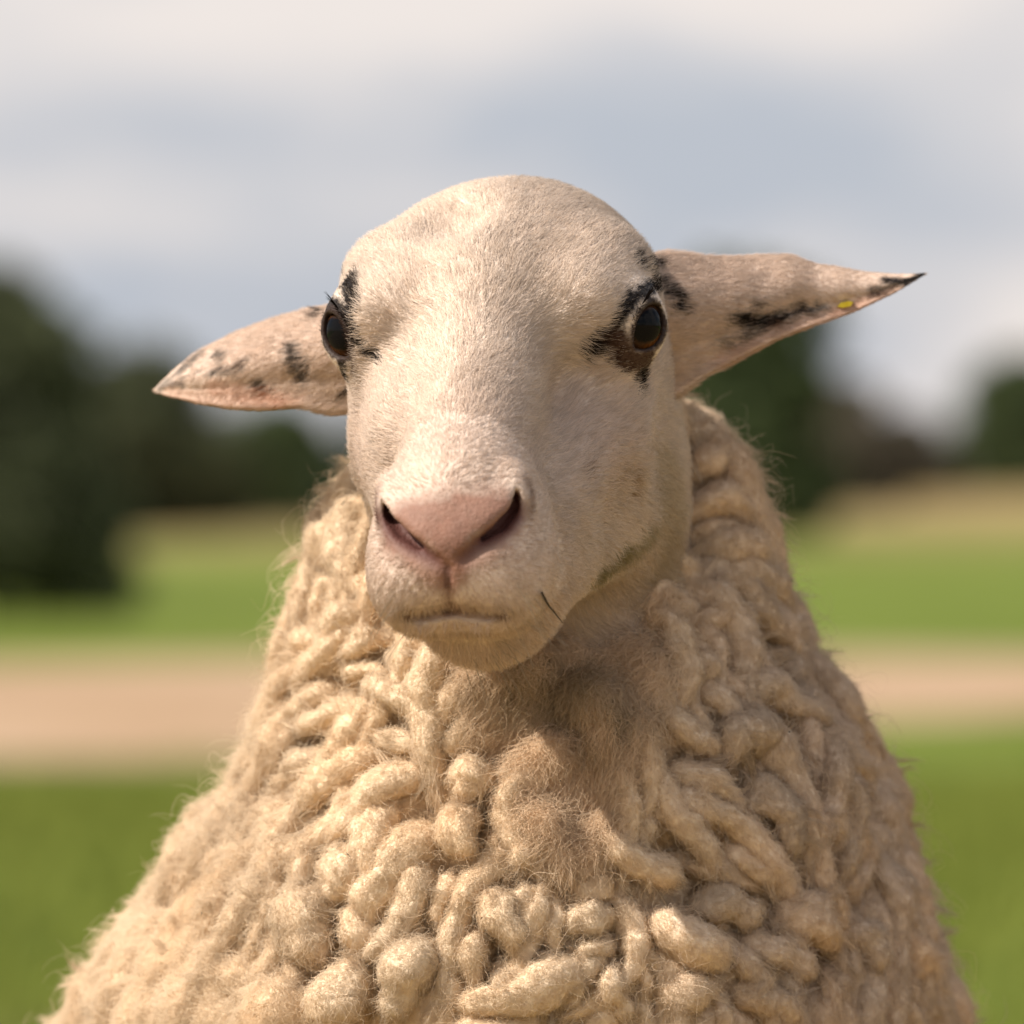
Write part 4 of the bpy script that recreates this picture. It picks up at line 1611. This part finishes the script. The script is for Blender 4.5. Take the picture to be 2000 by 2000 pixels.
# wisps: small tufts drawn out to a point, most of them along the outer edge of the coat
edge = np.exp(-(fa / 0.35) ** 2)
ww = np.where(vis[AQ].all(1), (0.22 + edge[AQ].mean(1)) * (fa[AQ].mean(1) > -0.3), 0.0)
ww *= 1 + 1.5 * (pxa[AQ].mean(1) < 640) * (pya[AQ].mean(1) > 1350)
ww *= np.where(AW[AQ].mean(1) > 0.4, 0.1, 1.0) * np.where(head_sdf0(AV[AQ].mean(1).astype(F32)) < 0.002, 0.0, 1.0)
NT, HT = 3400, 20
tp, tn, te = sample_tris(AV, AQ, NT, ww, AN, np.c_[AC, AT])
tn = nrm(tn)
ttg = nrm(te[:, 3:6])
td = nrm(ttg * 0.9 + tn * (0.25 + 0.75 * rng.random((NT, 1))) + 0.45 * rng.normal(size=(NT, 3)))
tl = 0.004 + 0.008 * rng.random(NT) ** 1.8
tip = tp + td * tl[:, None]
b0 = np.repeat(tp, HT, 0) + rng.normal(0, 0.0013, (NT * HT, 3))
tips = np.repeat(tip, HT, 0) + rng.normal(0, 0.0010, (NT * HT, 3)) + np.repeat(td * tl[:, None], HT, 0) * rng.normal(0, 0.22, (NT * HT, 1))
cv = np.repeat(nrm(rng.normal(size=(NT, 3))) * tl[:, None] * 0.22, HT, 0)
pw_ = np.empty((NT * HT, k, 3))
pht = np.repeat(rng.random(NT) * 6.283, HT)
for j, sj in enumerate(s):
    pw_[:, j] = b0 * (1 - sj) + tips * sj + cv * (np.sin(pht + 4.5 * sj) - np.sin(pht))[:, None] * sj ** 0.7 + rng.normal(0, 0.0002, (NT * HT, 3)) * sj
cw = cap_tone(np.repeat(te[:, :3], HT, 0) * (0.95 + 0.3 * rng.random((NT * HT, 1))), 0.95)
rw = np.array([0.00006, 0.00006, 0.00005, 0.00004, 0.00002])[None] * (0.7 + 0.6 * rng.random((NT * HT, 1)))
# frayed lock tips
fr_r, fr_d, fr_c, fr_n = [], [], [], []
for v, tgv, cc in TIPS:
    n_ = 60
    ii = rng.integers(int(len(v) * 0.66), len(v) - 14, n_)
    fr_r.append(v[ii] + rng.normal(0, 0.0004, (n_, 3)))
    fr_d.append(nrm(tgv[ii] + 0.28 * rng.normal(size=(n_, 3))) * (0.004 + 0.005 * rng.random((n_, 1))) + (v[-1] - v[ii]) * 0.55)
    fr_c.append(cc[ii])
fr_r, fr_d, fr_c = np.concatenate(fr_r), np.concatenate(fr_d), np.concatenate(fr_c)
nf_ = len(fr_r)
pf_ = np.empty((nf_, k, 3))
phf = rng.random(nf_) * 6.283
cvf = nrm(rng.normal(size=(nf_, 3))) * 0.0008
for j, sj in enumerate(s):
    pf_[:, j] = fr_r + fr_d * sj + cvf * (np.sin(phf + 5 * sj) - np.sin(phf))[:, None]
pw_ = np.concatenate([pw_, pf_])
cw = np.concatenate([cw, fr_c])
rw = np.concatenate([rw, np.tile(np.array([0.00007, 0.00007, 0.00006, 0.00005, 0.00002]), (nf_, 1))])
tnr = np.concatenate([np.repeat(tn, HT, 0), nrm(CAM - fr_r) * 0.5 + np.array([0, 0, 0.5])])
pts = np.concatenate([pts, pw_])
rad = np.concatenate([rad, rw])
colr = np.concatenate([colr, cw])
Nn = np.concatenate([Nn, nrm(tnr)])
hair_obj('wool_fibres', pts, rad, M_FUZZ, fleece, colr, Nn)

# ------------------------------------------------------------------ chaff caught in the wool
cw_ = np.where(vis[AQ].all(1) & (fa[AQ].mean(1) > 0.1), 1.0, 0.0) * np.where(head_sdf0(AV[AQ].mean(1).astype(F32)) < 0.004, 0, 1)
cp, cn = sample_tris(AV, AQ, 70, cw_, AN)
cn = nrm(cn)
cvs, cqs = [], []
for i in range(70):
    d = nrm(rng.normal(size=3))
    d = nrm(d - (d @ cn[i]) * cn[i] * 0.8)
    e = np.cross(d, cn[i])
    l_, w_ = 0.0006 + 0.0016 * rng.random() ** 2, 0.00025 + 0.0003 * rng.random()
    c = cp[i] + cn[i] * 0.0016
    o8 = len(cvs)
    for sx, sy, sz in ((-1, 0, 0), (0, -1, 0), (1, 0, 0), (0, 1, 0), (0, 0, 1), (0, 0, -1)):
        cvs.append(c + d * l_ * sx + e * w_ * sy + cn[i] * w_ * sz)
    cqs += [[o8 + a, o8 + b, o8 + t] for a, b in ((0, 1), (1, 2), (2, 3), (3, 0)) for t in (4,)]
    cqs += [[o8 + b, o8 + a, o8 + t] for a, b in ((0, 1), (1, 2), (2, 3), (3, 0)) for t in (5,)]
ch_ = mesh_obj('chaff', np.array(cvs), cqs, plain_mat('chaff', (0.02, 0.016, 0.012), (0.12, 0.08, 0.04), 60), fleece, smooth=False)
ch_['kind'] = 'stuff'
